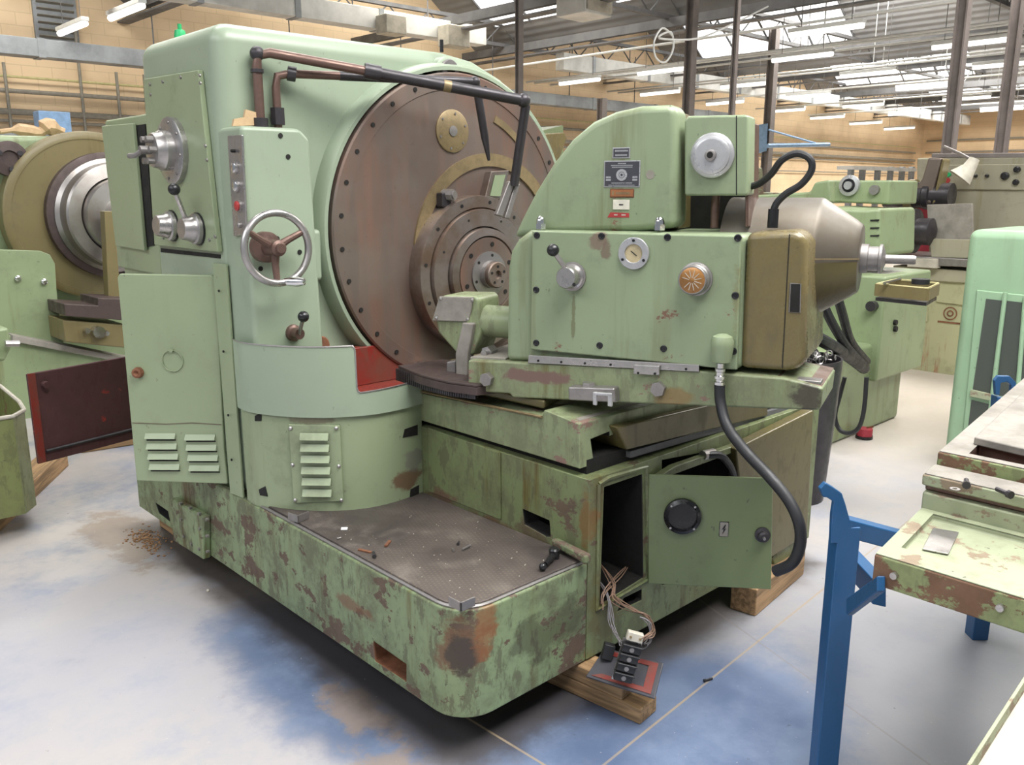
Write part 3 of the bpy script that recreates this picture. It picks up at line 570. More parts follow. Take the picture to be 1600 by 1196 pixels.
# sliding table
tb=[hx(905,733,1.95),hx(650,655,1.95),hx(642,612,1.95),hx(846,652,1.95),hx(850,641,1.95),hx(905,663,1.95)]
tab=add('sliding_table','green_slide',MB().prism(tb,(1.40,0,0)),mc,.010,3)
q=[hy(926,688,BY+.04),hy(955,676,BY+.04),hy(955,683,BY+.04),hy(975,674,BY+.04),hy(985,700,BY+.04),hy(930,722,BY+.04)]
cut(tab,MB().prism([p-Y*.06 for p in q],Y*.5),'dark_hole')
add('table_way','worn_top',MB().prism([hz(870,640,.925),hz(905,660,.925),hz(1010,630,.925),hz(935,610,.925)],(0,0,.006)),mc,.003,1)
add('dark_way_beam','brown_pan',MB().prism([hy(963,668,1.72),hy(980,704,1.72),hy(1200,650,1.72),hy(1200,612,1.72)],(0,.2,0)),mc,.006)
add('gib_strip','girder',MB().prism([hy(985,706,1.73),hy(1240,632,1.73),hy(1240,642,1.73),hy(985,716,1.73)],(0,.1,0)),mc)
add('brass_wiper','brass',MB().tube([hx(640,608,1.945),hx(846,652,1.945)],.005,6),mc)
sl=MB().prism([hz(625,590,.93),hz(850,640,.93),hz(905,612,.93),hz(760,560,.93)],(0,0,.03)); add('swivel_base','brown_pan',sl,mc,.008)
# toothed arc under the workhead
rack=MB(); rc=[hz(px,py,.985) for px,py in ((622,575),(660,590),(700,600),(745,606),(790,600),(760,570),(690,565))]
rack.prism([p-Z*.03 for p in rc],(0,0,.03)); add('gear_segment','dark_brown',rack,mc,.003)
tt=MB(); path=catmull([hz(px,py,.96) for px,py in ((622,585),(660,598),(700,608),(745,614))],14)
for i in range(0,len(path)-1):
    d=(path[i+1]-path[i]).normalized(); tt.obox(path[i],d,Z,d.cross(Z),.007,.045,.016)
add('gear_segment_teeth','pipe_dark',tt,mc)
add('gear_segment_top','dark_brown',MB().prism([p+Z*.001 for p in rc],(0,0,.008)),mc,.002)
add('drum_clip','steel',MB().prism([hy(656,570,2.86),hy(672,568,2.86),hy(696,577,2.86),(hy(690,582,2.86))],(0,.05,0)),mc,.003)
# column
CY=3.0
zt=2.225; DC=Vector((2.46,CY,1.475))
prof=[(1.425,.47),(1.425,zt),(2.46,zt)]
for k in range(1,13):
    a=R(90-k*13.5); prof.append((2.46+.75*math.cos(a),1.475+.75*math.sin(a)))
prof+=[(2.9,.47)]
col=MB().prism([(x,CY,z) for x,z in prof],(0,.72,0))
column=add('column','green_column',col,mc,.07,6)
lowc=MB().box((1.445,3.62,.47),(2.6,4.17,1.93)); add('rear_cabinet','green_panel',lowc,mc,.02,3)
# raised ring round the drum
add('drum_ring','green_column',MB().lathe(V3(2.46,CY+.02,1.475),-Y,[(.700,0),(.699,.03),(.693,.070),(.68,.085),(.665,.085),(.662,.02)],96),mc)
drum=add('drum','drum_brown',MB().lathe(V3(2.46,CY+.01,1.475),-Y,[(.655,0),(.655,.085),(.648,.092),(.588,.094),(.586,.090),(.001,.090)],128),mc)
DY=CY-.08
bl=MB()
for k in range(30):
    a=R(12*k+5); bl.cyl((2.46+.618*math.cos(a),DY-.0035,1.475+.618*math.sin(a)),-Y,.0095,.003,12)
add('drum_bolts','dark_hole',bl,drum)
p=hy(706,205,DY); disc=add('drum_disc','brass',MB().lathe((p.x,DY,p.z),-Y,[(.088,0),(.088,.006),(.085,.008),(.001,.008)],48),drum)
M['brass_dull']=M['brass']
db=MB().lathe((p.x,DY-.008,p.z),-Y,[(.022,0),(.022,.004),(.008,.006)],16)
for k in range(6):
    a=R(60*k+20); db.cyl((p.x+.072*math.cos(a),DY-.008,p.z+.072*math.sin(a)),-Y,.005,.003,8)
add('disc_screws','dull_steel',db,disc)
# angle scale strip top right of drum, brass half ring round the hub
add('drum_scale','brass',MB().arc((2.46,DY,1.475),-Y,X,.50,.53,.006,50,68,12),drum)
HC=V3(2.50,DY,1.29)
add('brass_half_ring','brass',MB().arc(V3(2.62,DY,1.375),-Y,X,.375,.43,.010,0,192,60),drum)
hub=add('hub','hub_steel',MB().lathe(HC,-Y,[(.335,-.01),(.335,.07),(.332,.078),(.285,.080),(.280,.072),(.275,.095),(.205,.10),(.20,.085),(.195,.12),(.165,.128),(.158,.112)],96),drum)
add('hub_face','drum_brown',MB().lathe(HC,-Y,[(.158,.06),(.158,.125),(.1,.128),(.001,.128)],64),hub)
add('spindle_flange','dull_steel',MB().lathe(HC,-Y,[(.098,.12),(.098,.135),(.06,.14),(.06,.165),(.001,.165)],48),hub)
nose=add('spindle_nose','hub_steel',MB().lathe(HC,-Y,[(.056,.16),(.056,.185),(.052,.19),(.02,.19),(.018,.175),(.001,.175)],40),hub)
hb=MB()
for rr,hh,n_,s_ in ((.309,.080,12,.0075),(.245,.0975,8,.005),(.13,.128,6,.010),(.082,.136,6,.007),(.037,.19,5,.006)):
    for k in range(n_):
        a=2*PI*k/n_+.35; hb.cyl(HC+V3(rr*math.cos(a),-hh,rr*math.sin(a)),-Y,s_,.002,10)
add('hub_bolts','dark_hole',hb,hub)
# stop bolt with knurled nut at the left end of the half ring
p=hy(693,305,DY-.02); sb=MB().cyl((p.x,p.y,p.z),V3(.35,-1,0),.026,.05,8).cyl((p.x,p.y,p.z),V3(.35,-1,0),.018,.058,16); add('stop_nut','dull_steel',sb,drum)
add('stop_nut_bracket','pipe_dark',MB().box((p.x-.03,DY-.05,p.z-.05),(p.x+.02,DY,p.z+.01)),drum,.006)
# arm bracket right of hub
p=hy(795,300,DY-.05); br_=MB(); br_.prism([hy(768,268,DY-.04),hy(796,266,DY-.04),hy(785,312,DY-.04),hy(758,310,DY-.04)],(0,.04,0)); add('bracket_frame','hub_steel',br_,drum,.004); add('bracket_window','green_head',MB().prism([hy(773,274,DY-.042),hy(789,273,DY-.042),hy(781,307,DY-.042),hy(765,306,DY-.042)],(0,-.004,0)),drum)
# drum rest and lug at top of column
t1=MB().lathe(hy(692,112,CY),-Y,[(.046,-.03),(.046,.05),(.042,.055),(.022,.055),(.020,.04),(.001,.04)],32); sg=add('sight_glass','dull_steel',t1,mc)
add('sight_glass_boss','green_column',MB().lathe(hy(690,112,CY),-Y,[(.058,-.02),(.058,.035),(.048,.04)],32),mc)
add('lifting_eye','black',MB().cyl(hy(690,74,CY-.02)-Z*.02,Z,.008,.05,8),mc)
# control panel on the left face
PX=1.425
cp=[hx(232,124,PX),hx(318,110,PX),hx(349,394,PX),hx(249,383,PX)]
panel=add('control_panel','green_panel',MB().prism(cp,(-.022,0,0)),mc,.005)
pc=MB()
for px,py in ((235,132),(255,128),(283,121),(313,118),(314,130),(322,228),(324,250),(328,375),(337,370),(256,372),(236,148),(255,205),(240,238)): pc.cyl(hx(px,py,PX-.022),-X,.006,.005,8)
add('panel_screws','dull_steel',pc,panel)
Dc=hx(273,236,PX-.022)
dial=add('index_dial','steel',MB().lathe(Dc,-X,[(.125,0),(.125,.02),(.118,.024),(.075,.026),(.075,.055),(.068,.065),(.062,.088),(.045,.092),(.001,.092)],48),panel)
dp=MB()
for k in range(6):
    a=R(60*k); dp.cyl(Dc+V3(-.088,.045*math.cos(a),.045*math.sin(a)),-X,.012,.028,10)
dp.cyl(Dc-X*.088,-X,.016,.045,12).tube([Dc+V3(-.12,0,0),Dc+V3(-.14,.03,-.02),Dc+V3(-.145,.075,-.02)],.010,8)
add('dial_pins','dull_steel',dp,dial)
ds=MB()
for k in range(8):
    a=R(45*k+10); ds.cyl(Dc+V3(-.024,.105*math.cos(a),.105*math.sin(a)),-X,.006,.004,8)
add('dial_screws','dull_steel',ds,dial)
for k,(px,py) in enumerate(((262,355),(302,360))):
    c_=hx(px+8,py-2,PX-.022)
    kn=add('selector_knob',['steel','steel'][k],MB().lathe(c_,-X+V3(0,0,.04),[(.058,0),(.058,.02),(.050,.024),(.048,.035),(.044,.04),(.041,.062),(.038,.067),(.001,.067)],32),panel)
    add('knob_flange','black',MB().lathe(c_,-X,[(.062,0),(.062,.006),(.05,.008)],32),kn)
    if k==1:
        a_=c_-X*.045+Z*.035; b_=hx(272,296,PX-.11)
        lv=add('lever_rod','steel',MB().tube([a_,b_],.009,10),kn)
        add('lever_ball','black',MB().sph(b_,.022),kn)
add('panel_slot','dark_hole',MB().prism([hx(252,388,PX),hx(345,398,PX),hx(345,404,PX),(hx(252,394,PX))],(-.003,0,0)),mc)
# small side cabinet with its door ajar (behind the panel)
sbx=[hx(165,186,PX),hx(233,176,PX),hx(250,455,PX),hx(186,420,PX)]
side=add('upper_side_box','green_panel',MB().prism([hx(163,188,PX),hx(236,176,PX),hx(253,432,PX),hx(184,418,PX)],(.5,0,0)),mc,.012,3)
add('side_box_gap','dark_hole',MB().prism([hx(214,196,PX-.001),hx(228,194,PX-.001),hx(242,384,PX-.001),hx(230,386,PX-.001)],(-.004,0,0)),mc)
hp=hx(164,250,PX); sdoor=add('side_box_door','green_panel',MB().prism([hx(*q_,PX-.006) for q_ in ((164,197),(213,193),(231,392),(186,384))],V3(-.016,0,0)),mc,.004)
add('side_door_lock','black',MB().cyl(hv(214,268,hp,-83)-X*.006,-X,.007,.01,8),sdoor)
# lower cabinet door swung outwards
hp=V3(1.413,3.16,.9); dd=Vector((math.cos(R(131)),math.sin(R(131)),0)); nn_=Vector((-math.sin(R(131)),math.cos(R(131)),0))
def C(px,py,t=0): return hv(px,py,hp+nn_*t,131)
cd=[C(186,428),C(332,430),C(338,436),C(350,700),C(356,757),C(213,752),C(183,434)]
cdoor=add('cabinet_door','green_panel',MB().prism(cd,-nn_*.02),mc,.005)
nn_=-nn_ if nn_.dot(Vector((-1,-1,0)))<0 else nn_
lou=MB()
for cx0,cx1 in ((228,275),(290,337)):
    for k in range(4):
        yy=685+k*16+ (2 if cx0>280 else 0)
        dx=k*2.2
        a1,b1=C(cx0+dx,yy),C(cx1+dx,yy); up=Z*.022
        lou.prism([a1,b1,b1+up,a1+up],nn_*.001); lou.loft([[a1-(b1-a1)*0+up*1.0,b1+up*1.0,b1+nn_*.014,a1+nn_*.014],[a1+up*.9,b1+up*.9,b1+nn_*.010-Z*.002,a1+nn_*.010-Z*.002]])
add('louvres','green_panel',lou,cdoor)
ls=MB()
for cx0,cx1 in ((229,275),(291,337)):
    for k in range(4):
        yy=687+k*16+(2 if cx0>280 else 0); dx=k*2.2
        a1,b1=C(cx0+dx,yy),C(cx1+dx,yy); ls.prism([a1,b1,b1-Z*.005,a1-Z*.005],nn_*.0012)
add('louvre_openings','dark_hole',ls,cdoor)
c_=C(217,582); add('door_knob','rusty',MB().lathe(c_,nn_,[(.022,0),(.022,.01),(.020,.02),(.012,.022),(.001,.012)],10),cdoor)
c_=C(270,564); add('ring_handle','green_panel',MB().torus(c_+nn_*.003,nn_,.042,.0022,40,6),cdoor)
add('ring_handle_pivot','green_panel',MB().cyl(c_+Z*.042,nn_,.008,.01,10),cdoor)
add('door_repair_seam','pipe_brown',MB().tube([C(207,661,.0)+nn_*.001,C(260,663)+nn_*.001,C(300,661)+nn_*.001,C(346,664)+nn_*.001],.0014,5),cdoor)
add('corner_strip','green_panel',MB().prism([(1.415,3.03,.47),(1.405,3.12,.47),(1.405,3.12,1.38),(1.415,3.03,1.38)],(.01,0,0)),mc,.003)
st=MB(); 
for z_ in (.62,.8,1.05,1.28): st.cyl((1.404,3.075,z_),-X,.005,.004,8)
add('strip_screws','dark_hole',st,mc)
# open red-lined door beyond
a1=hz(207,556,.83); b1=hz(42,585,.83)
rd=[a1,b1,V3(b1.x,b1.y,.43),V3(a1.x,a1.y,.43)]
dirv=(b1-a1).normalized(); nrm=Vector((dirv.y,-dirv.x,0)); 
if nrm.dot(-a1)<0: nrm=-nrm
rdoor=add('rear_door_inside','red_inside',MB().prism([a1,b1,V3(b1.x,b1.y,.40),V3(a1.x,a1.y,.40)],-nrm*.015),mc,.006)
add('rear_door_border','bright_red',MB().prism([b1+nrm*.002,b1-dirv*.035+nrm*.002,V3(*(b1-dirv*.035).xy,.405)+nrm*.002,V3(b1.x,b1.y,.405)+nrm*.002],nrm*.003),rdoor)
add('rear_door_knob','red_inside',MB().cyl(b1-dirv*.07-Z*.06,nrm,.016,.03,10),rdoor)
add('rear_door_fold','pipe_dark',MB().tube([V3(*(b1-dirv*.04).xy,.455)+nrm*.006,V3(*a1.xy,.455)+nrm*.006],.008,6),rdoor)
# front box with switch strip, handwheel
FY=2.87
fb=MB().prism([hy(388,197,FY).xz,] and [(1.43,FY,.83),(1.43,FY,1.865),(1.66,FY,1.865),(1.70,FY,1.83),(1.72,FY,.83)],(0,.2,0))
front=add('front_box','green_column',fb,mc,.018,4)
add('front_box_wing','green_column',MB().prism([hy(455,360,2.93),hy(503,358,2.93),hy(506,440,2.93),hy(480,442,2.93)],(0,.09,0)),mc,.02,4)
fbx=1.428
strip=add('switch_strip','steel',MB().prism([hx(358,212,fbx),hx(381,211,fbx),hx(388,366,fbx),hx(368,370,fbx)],(-.008,0,0)),mc,.003)
for k,(px,py,m_,r_) in enumerate(((367,236,'dark_hole',.006),(369,262,'chrome',.018),(371,291,'chrome',.018),(374,322,'label_red',.017),(377,352,'dull_steel',.01))):
    c_=hx(px,py,fbx-.008); o=add('push_button',m_,MB().lathe(c_,-X,[(r_,0),(r_,.012),(r_*.7,.015),(.001,.015)],20),strip,label='red push button' if k==3 else None)
    if k in(1,2,3): add('button_ring','steel',MB().ring(c_,-X,r_,r_+.005,.008,24),o)
ft=MB()
for px,py in ((438,212),(450,245)): ft.cyl(hy(px,py,FY),-Y,.009,.003,10)
add('box_screws','dark_hole',ft,front)
HWc=V3(1.60,FY,1.44); HWc=hy(433,388,FY-.10)
hw=add('handwheel_rim','steel',MB().torus(HWc,-Y+V3(-.02,0,.02),.122,.013,64,12),mc)
sp=MB()
for a in (95-2,213,-27+0):
    pass
for a in (-93,150,27):
    d=V3(math.cos(R(a)),0,math.sin(R(a))); sp.tube([HWc+Y*.012,HWc+d*.06+Y*.014,HWc+d*.12],[.017,.013,.011],10)
add('handwheel_spokes','pipe_brown',sp,hw)
add('handwheel_hub','pipe_brown',MB().lathe(HWc+Y*.10,-Y,[(.055,0),(.055,.03),(.03,.04),(.028,.115),(.018,.12),(.016,.13),(.001,.13)],24),hw)
d=V3(math.cos(R(-80)),0,math.sin(R(-80)))
add('handwheel_grip','chrome',MB().lathe(HWc+d*.12,V3(.55,-.75,.0),[(.012,0),(.016,.02),(.018,.05),(.012,.075),(.001,.08)],16),hw)
bx=MB()
for px,py in ((407,420),(468,394),(433,373)): bx.cyl(hy(px,py,FY),-Y,.009,.003,10)
add('wheel_plate_screws','dark_hole',bx,front)
# small lever low on the box
c_=hy(458,520,FY); lv=add('feed_lever_boss','pipe_brown',MB().lathe(c_,-Y,[(.032,0),(.030,.012),(.022,.016),(.020,.05),(.001,.05)],20),mc)
b_=hy(474,495,FY-.09); add('feed_lever','dull_steel',MB().tube([c_-Y*.045,b_],.007,8),lv); add('feed_lever_ball','black',MB().sph(b_,.021),lv)
c_=hy(497,540,FY+.05); add('plug_boss','rusty',MB().lathe(c_,-Y,[(.04,0),(.04,.02),(.035,.024),(.001,.024)],24),mc)
# pedestal skirt with louvred cover and the guard above
plan0=[hz(px,py,.485) for px,py in ((386,776),(402,786),(440,794),(485,798),(530,798),(580,793),(625,782),(662,768))]
plan=[(p.x,p.y) for p in catmull(plan0,4)]
n=len(plan)
ped=add('pedestal_skirt','green',MB().sheet(plan,.47,.845,.02),mc,.003)
# close the skirt top
tp=MB().prism([(x,y,.84) for x,y in plan]+[(1.95,2.98,.84),(1.45,2.98,.84)],(0,0,.01)); add('pedestal_top','green',tp,mc)
def PD(px,py):      # point on the skirt surface
    r=ray(px,py); best=None
    for i in range(n-1):
        a=Vector(plan[i]); b=Vector(plan[i+1]); d_=b-a
        det=r.x*(-d_.y)+d_.x*r.y
        if abs(det)<1e-9: continue
        t_=(a.x*(-d_.y)+d_.x*a.y)/det; s_=(r.x*a.y-r.y*a.x)/det
        if -.02<=s_<=1.02 and t_>0:
            nv=Vector((d_.y,-d_.x,0)).normalized()
            if nv.dot(r)>0: nv=-nv
            best=(O+r*t_,nv)
    return best
q=[PD(*a) for a in ((452,662),(532,664),(538,782),(460,785))]
nv=(q[0][1]+q[1][1]).normalized()
cov=add('louvre_cover','green',MB().prism([p[0]+nv*.004 for p in q],nv*.010),mc,.003)
lou=MB(); lo=MB()
for k in range(6):
    yy=685+k*17.5; a1=PD(471+k*.8,yy)[0]+nv*.014; b1=PD(515+k*1.0,yy+.5)[0]+nv*.014; up=Z*.024
    lou.loft([[a1+up,b1+up,b1+nv*.014,a1+nv*.014],[a1+up*.85,b1+up*.85,b1+nv*.010-Z*.002,a1+nv*.010-Z*.002]])
    lo.prism([a1,b1,b1-Z*.005,a1-Z*.005],nv*.001)
add('louvres','green',lou,cov); add('louvre_openings','dark_hole',lo,cov)
cs=MB()
for px,py in ((456,668),(527,668),(459,725),(531,727),(463,780),(535,780)):
    p,v=PD(px,py); cs.lathe(p+nv*.012,nv,[(.007,0),(.007,.004),(.003,.007)],10)
add('cover_screws','steel',cs,cov)
hl=MB()
for a in (((399,650),(409,645),(409,658),(399,658)),((405,765),(415,760),(419,776),(407,774)),((632,671),(652,664),(652,680),(629,684)),((641,765),(654,758),(654,774),(640,778))):
    qq=[PD(*b) for b in a]; hl.prism([p[0]+p[1]*.001 for p in qq],qq[0][1]*.002)
add('skirt_notches','dark_hole',hl,ped)
# guard sheet
gz=.86
gtop=[(386,523),(402,527),(440,531),(480,534),(520,535),(560,536)]
gplan=[]; gh=[]
for i,(x,y) in enumerate(plan):
    gplan.append((x,y))
c0=V3(1.8,2.9,0)
gp=[]
for x,y in plan:
    v=Vector((x-1.75,y-3.0)); v=v.normalized()*(v.length+.012); gp.append((1.75+v.x,3.0+v.y))
dense=[]; tops=[]; NG=(n-1)*6
def gat(f_):
    q_=f_*(n-1); i_=min(int(q_),n-2); r_=q_-i_; return (gp[i_][0]*(1-r_)+gp[i_+1][0]*r_,gp[i_][1]*(1-r_)+gp[i_+1][1]*r_)
for f_,h_ in [(k/NG*.655,1.105) for k in range(0,NG,4)]+[(.655,1.105),(.662,1.098),(.665,1.088),(.667,.95),(.672,.938),(.68,.932)]+[(.68+.32*k/24,.932+.012*k/24) for k in range(1,25)]:
    dense.append(gat(f_)); tops.append(h_)
gp=dense
guard=add('chip_guard','green_column',MB().sheet(gp,.845,tops,.006),mc)
add('guard_edge','steel',MB().tube([(x,y,t_) for (x,y),t_ in zip(gp,tops)],.003,6),guard)
add('chip_trough','bright_red',MB().box((1.74,2.62,.80),(2.30,2.99,.86)).box((1.74,2.93,.86),(2.35,2.99,1.02)),mc,.004)
# coolant pipes
z1=2.125
A=V3(1.555,2.965,1.84); p1=[V3(1.555,2.965,z1-.05),V3(1.558,2.96,z1-.012),V3(1.60,2.95,z1)]
E2=hy(818,157,2.55); 
pipe=add('coolant_pipe','pipe_brown',MB().tube([A,p1[0],p1[1],p1[2],V3(1.60,2.95,z1)*.62+E2*.38],.0175,14),mc)
add('coolant_pipe_front','pipe_dark',MB().tube([V3(1.60,2.95,z1)*.62+E2*.38,E2],.0215,14),pipe)
E3=hy(803,290,2.62)
add('coolant_drop','pipe_dark',MB().tube([E2-V3(.01,0,0),E2+V3(.012,.0,-.02),E3],.019,14),pipe)
add('coolant_nozzle','dull_steel',MB().prism([hy(776,336,2.62),hy(786,339,2.62),hy(805,285,2.62),hy(796,283,2.62)],(0,.02,0)).prism([hy(789,341,2.62),hy(797,342,2.62),hy(813,288,2.62),hy(806,286,2.62)],(0,.02,0)),pipe,.004)
el=MB().sph(V3(1.558,2.963,z1-.005),.026).sph(E2,.028).cyl(A,Z,.028,.06,12).ring(V3(1.555,2.965,z1-.07),Z,.015,.023,.012,20)
d=(E2-V3(1.60,2.95,z1)).normalized(); el.cyl(V3(1.60,2.95,z1)*.62+E2*.38-d*.03,d,.028,.06,14)
add('pipe_fittings','pipe_dark',el,pipe)
add('tape_mark','brass',MB().cyl(V3(1.60,2.95,z1)*.34+E2*.66,d,.0225,.03,16),pipe)
B=V3(1.625,2.965,1.83); F2=hy(742,128,2.72); F3=hy(764,251,2.72); z2=2.06; S2=V3(1.68,2.955,z2+.002)
pp=add('oil_pipe','pipe_brown',MB().tube([B,V3(1.625,2.965,z2-.05),V3(1.632,2.963,z2-.01),S2,S2*.75+F2*.25],.0155,12),mc)
add('oil_pipe_front','pipe_dark',MB().tube([S2*.75+F2*.25,F2],.017,12),pp)
add('oil_drop','pipe_dark',MB().tube([F2,F2+V3(.01,-.0,-.02),F3*.7+F2*.3,F3],[.017,.018,.016,.006],12),pp)
el=MB().sph(F2,.022).cyl(B+Z*.05,Z,.026,.06,8).cyl(S2-d*.01,d,.026,.03,12)
add('oil_pipe_fittings','pipe_dark',el,pp)
# workhead ---------------------------------------------------------------
slide=[W(731,563,.02),W(731,612,.02),W(797,616,.02),W(800,622,.02),W(1070,634,.02),W(1190,639,.02),W(1281,642,.02),W(1286,607,.02),W(1225,591,.02),W(1136,584,.02),W(1095,580,.02)]
sld=add('workhead_slide','green_slide',MB().prism(slide,V3(.940,.342,0)*.30),mc,.010,3)
B_=V3(.940,.342,0)      # direction away from the viewer
F_=-B_
def Wt(px,py,t=0): return hv(px,py,W0+F_*t,WA)
for k,(px,py,r_) in enumerate(((763,592,.024),(1030,607,.024))):
    add('hex_bolt','dull_steel',MB().cyl(Wt(px,py,.02),F_,r_,.022,6).cyl(Wt(px,py,.042),F_,.005,.001,8),sld,.002,label=None)
add('scale_strip','steel',MB().prism([Wt(827,555,.02),Wt(1093,570,.02),Wt(1093,581,.02),Wt(826,567,.02)],F_*.006),sld,.0015)
add('vernier_block','steel',MB().prism([Wt(992,569,.026),Wt(1032,571,.026),Wt(1032,586,.026),Wt(991,584,.026)],F_*.012),sld,.003)
ss=MB()
for px,py in ((841,564),(877,566),(914,568),(954,570),(1072,577),(999,582),(1025,583)): ss.cyl(Wt(px,py,.026),F_,.004,.014 if py>581 else .002,8)
add('scale_screws','dark_hole',ss,sld)
bp=[Wt(778,553,-.03),Wt(800,556,-.03)]
# lower housing
house=[Wt(792,420),Wt(797,392),Wt(808,374),Wt(826,360),Wt(1164,367),Wt(1160,578),Wt(1100,574),Wt(835,566),Wt(790,565)]
hs=add('workhead_housing','green_head',MB().prism(house,B_*.55),mc,.022,4)
plate=add('gear_case_cover','green_head',MB().prism([Wt(835,360),Wt(1161,368),Wt(1154,577),Wt(832,545)],F_*.022),hs,.006)
scw=MB()
for px,py in ((839,368),(940,369),(1043,371),(1153,372),(838,453),(1149,462),(838,536),(937,540),(1037,545),(1146,549)): scw.lathe(Wt(px,py,.022),F_,[(.011,0),(.011,.002),(.009,.003),(.007,.003),(.006,.0015),(.001,.0015)],14)
add('cover_bolts','black',scw,plate)
# lever and knobs
c_=Wt(895,432,.022); lb=add('speed_lever_boss','steel',MB().lathe(c_,F_,[(.040,0),(.040,.012),(.034,.016),(.034,.03),(.034,.055),(.031,.060),(.001,.060)],36),plate)
add('lever_collar','dull_steel',MB().lathe(c_,F_,[(.046,0),(.046,.008),(.036,.01)],36),lb)
b_=Wt(864,391,.11); add('speed_lever','steel',MB().tube([c_+F_*.045+Z*.02,b_],.008,10),lb); add('speed_lever_ball','black',MB().sph(b_,.0195),lb)
c2=Wt(897,445,.083); add('boss_hole','dark_hole',MB().cyl(c2,F_,.006,.001,10),lb)
c_=Wt(991,396,.022); ga=add('gauge_bezel','plate_metal',MB().ring(c_,F_,.028,.049,.010,48),plate,.002)
add('gauge_face','gauge_face',MB().cyl(c_,F_,.029,.004,32),ga); add('gauge_needle','black',MB().obox(c_+F_*.005,wa*-.8-Z*.6,wa*.6-Z*.8,F_,.024,.0025,.001),ga)
gs=MB()
for k in range(3):
    a=R(90+120*k); gs.cyl(c_+wa*math.cos(a)*.039+Z*math.sin(a)*.039+F_*.010,F_,.0045,.002,10)
add('gauge_screws','black',gs,ga)
c_=Wt(1088,436,.022); kb=add('selector_dial','dull_steel',MB().lathe(c_,F_,[(.050,0),(.050,.010),(.046,.012),(.046,.028),(.043,.032),(.043,.045),(.041,.048),(.036,.048)],40),plate)
add('dial_cap','amber_knob',MB().lathe(c_,F_,[(.038,.04),(.038,.048),(.03,.051),(.001,.053)],36),kb)
sr=MB()
for k in range(11):
    a=R(30*k+15); dv=wa*math.cos(a)+Z*math.sin(a); sr.obox(c_+dv*.019+F_*.052,dv,F_.cross(dv),F_,.022,.002,.001)
add('dial_marks','stained_white',sr,kb)
# dome nuts on the ledge
for k,(px,py) in enumerate(((845,356),(1030,358))):
    c_=Wt(px,py+2,-.035); add('dome_nut','chrome',MB().cyl(c_,Z,.018,.018,6).lathe(c_+Z*.018,Z,[(.0155,0),(.0155,.008),(.013,.017),(.007,.023),(.001,.025)],18),hs)
# quarter-round hood set back from the ledge
T=-.075
hood=[(800,372),(812,345),(835,300),(862,256),(892,218),(925,190),(960,174),(1000,165),(1045,163),(1056,168),(1058,200),(1056,356),(1000,362),(850,366)]
hd_=add('workhead_hood','green_head',MB().prism([Wt(a,b,T) for a,b in hood],B_*.13),mc,.028,5)
hd2=MB().prism([Wt(a,b,T-.13) for a,b in ((1045,170),(1062,182),(1060,358),(860,358),(880,260),(960,190))],B_*.22); add('hood_back','brown_pan',hd2,hd_,.004)
# nameplates
def plt(px,py,w_,h_,mat,fm,name,t0=T):
    c_=Wt(px,py,t0); o=add(name,fm,MB().obox(c_+F_*.001,wa,Z,F_,w_,h_,.003),hd_,.001,1)
    add(name+'_face',mat,MB().obox(c_+F_*.003,wa,Z,F_,w_-.007,h_-.007,.001),o); return o,c_
o,c_=plt(971,239,.058,.033,'plate_black','plate_metal','small_nameplate')
tx=MB()
for dz,wd in ((.006,.040),(-.007,.038)):
    x_=-wd/2
    while x_<wd/2: tx.obox(c_+F_*.004-wa*(x_+.0015)+Z*dz,wa,Z,F_,.0026,.005,.0006); x_+=.0036
add('nameplate_lettering','plate_metal',tx,o)
o,c_=plt(972,272,.120,.082,'plate_black','plate_metal','large_nameplate')
tx=MB()
for dz,wd,hh in ((.032,.026,.003),(.026,.072,.0028),(.0205,.066,.0028),(-.028,.066,.003),(-.0345,.086,.0028)):
    x_=-wd/2
    while x_<wd/2: tx.obox(c_+F_*.004-wa*(x_+.001)+Z*dz,wa,Z,F_,.0022,hh,.0006); x_+=.003
tx.ring(c_+F_*.004-Z*.003,F_,.010,.018,.0006,28).ring(c_+F_*.004-Z*.003,F_,.004,.0085,.0006,20)
for sx_ in (-1,1):
    for dz in (-.010,-.018): tx.obox(c_+F_*.004-wa*(sx_*.044)+Z*dz,wa,Z,F_,.016,.0055,.0006)
add('nameplate_lettering','plate_metal',tx,o)
o,c_=plt(972,302,.080,.027,'copper_plate','rusty','copper_nameplate')
tx=MB(); 
for k in range(12): tx.obox(c_+F_*.004+wa*(.018-.004*k),wa,Z,F_,.0028,.008,.0006)
tx.obox(c_+F_*.004+wa*.029,wa,Z,F_,.006,.013,.0006); add('nameplate_lettering','brass',tx,o)
c_=Wt(971,320,T); o=add('ivory_nameplate','ivory',MB().obox(c_+F_*.0015,wa,Z,F_,.055,.031,.003),hd_,.001,1)
add('nameplate_lettering','pipe_dark',MB().obox(c_+F_*.0032,wa,Z,F_,.014,.004,.0005),o)
c_=Wt(968,336,T); o=add('red_tape_label','label_red',MB().prism([Wt(949,340,T),Wt(954,332,T),Wt(983,333,T),Wt(983,340,T)],F_*.001),hd_)
tx=MB()
for k,wv2 in enumerate((.012,.014)): tx.obox(c_+F_*.0015+wa*(.012-.026*k),wa,Z,F_,wv2,.004,.0004)
add('tape_lettering','stained_white',tx,o)
add('peeled_disc','pipe_grey',MB().cyl(Wt(1016,273,T),F_,.014,.001,20),hd_)
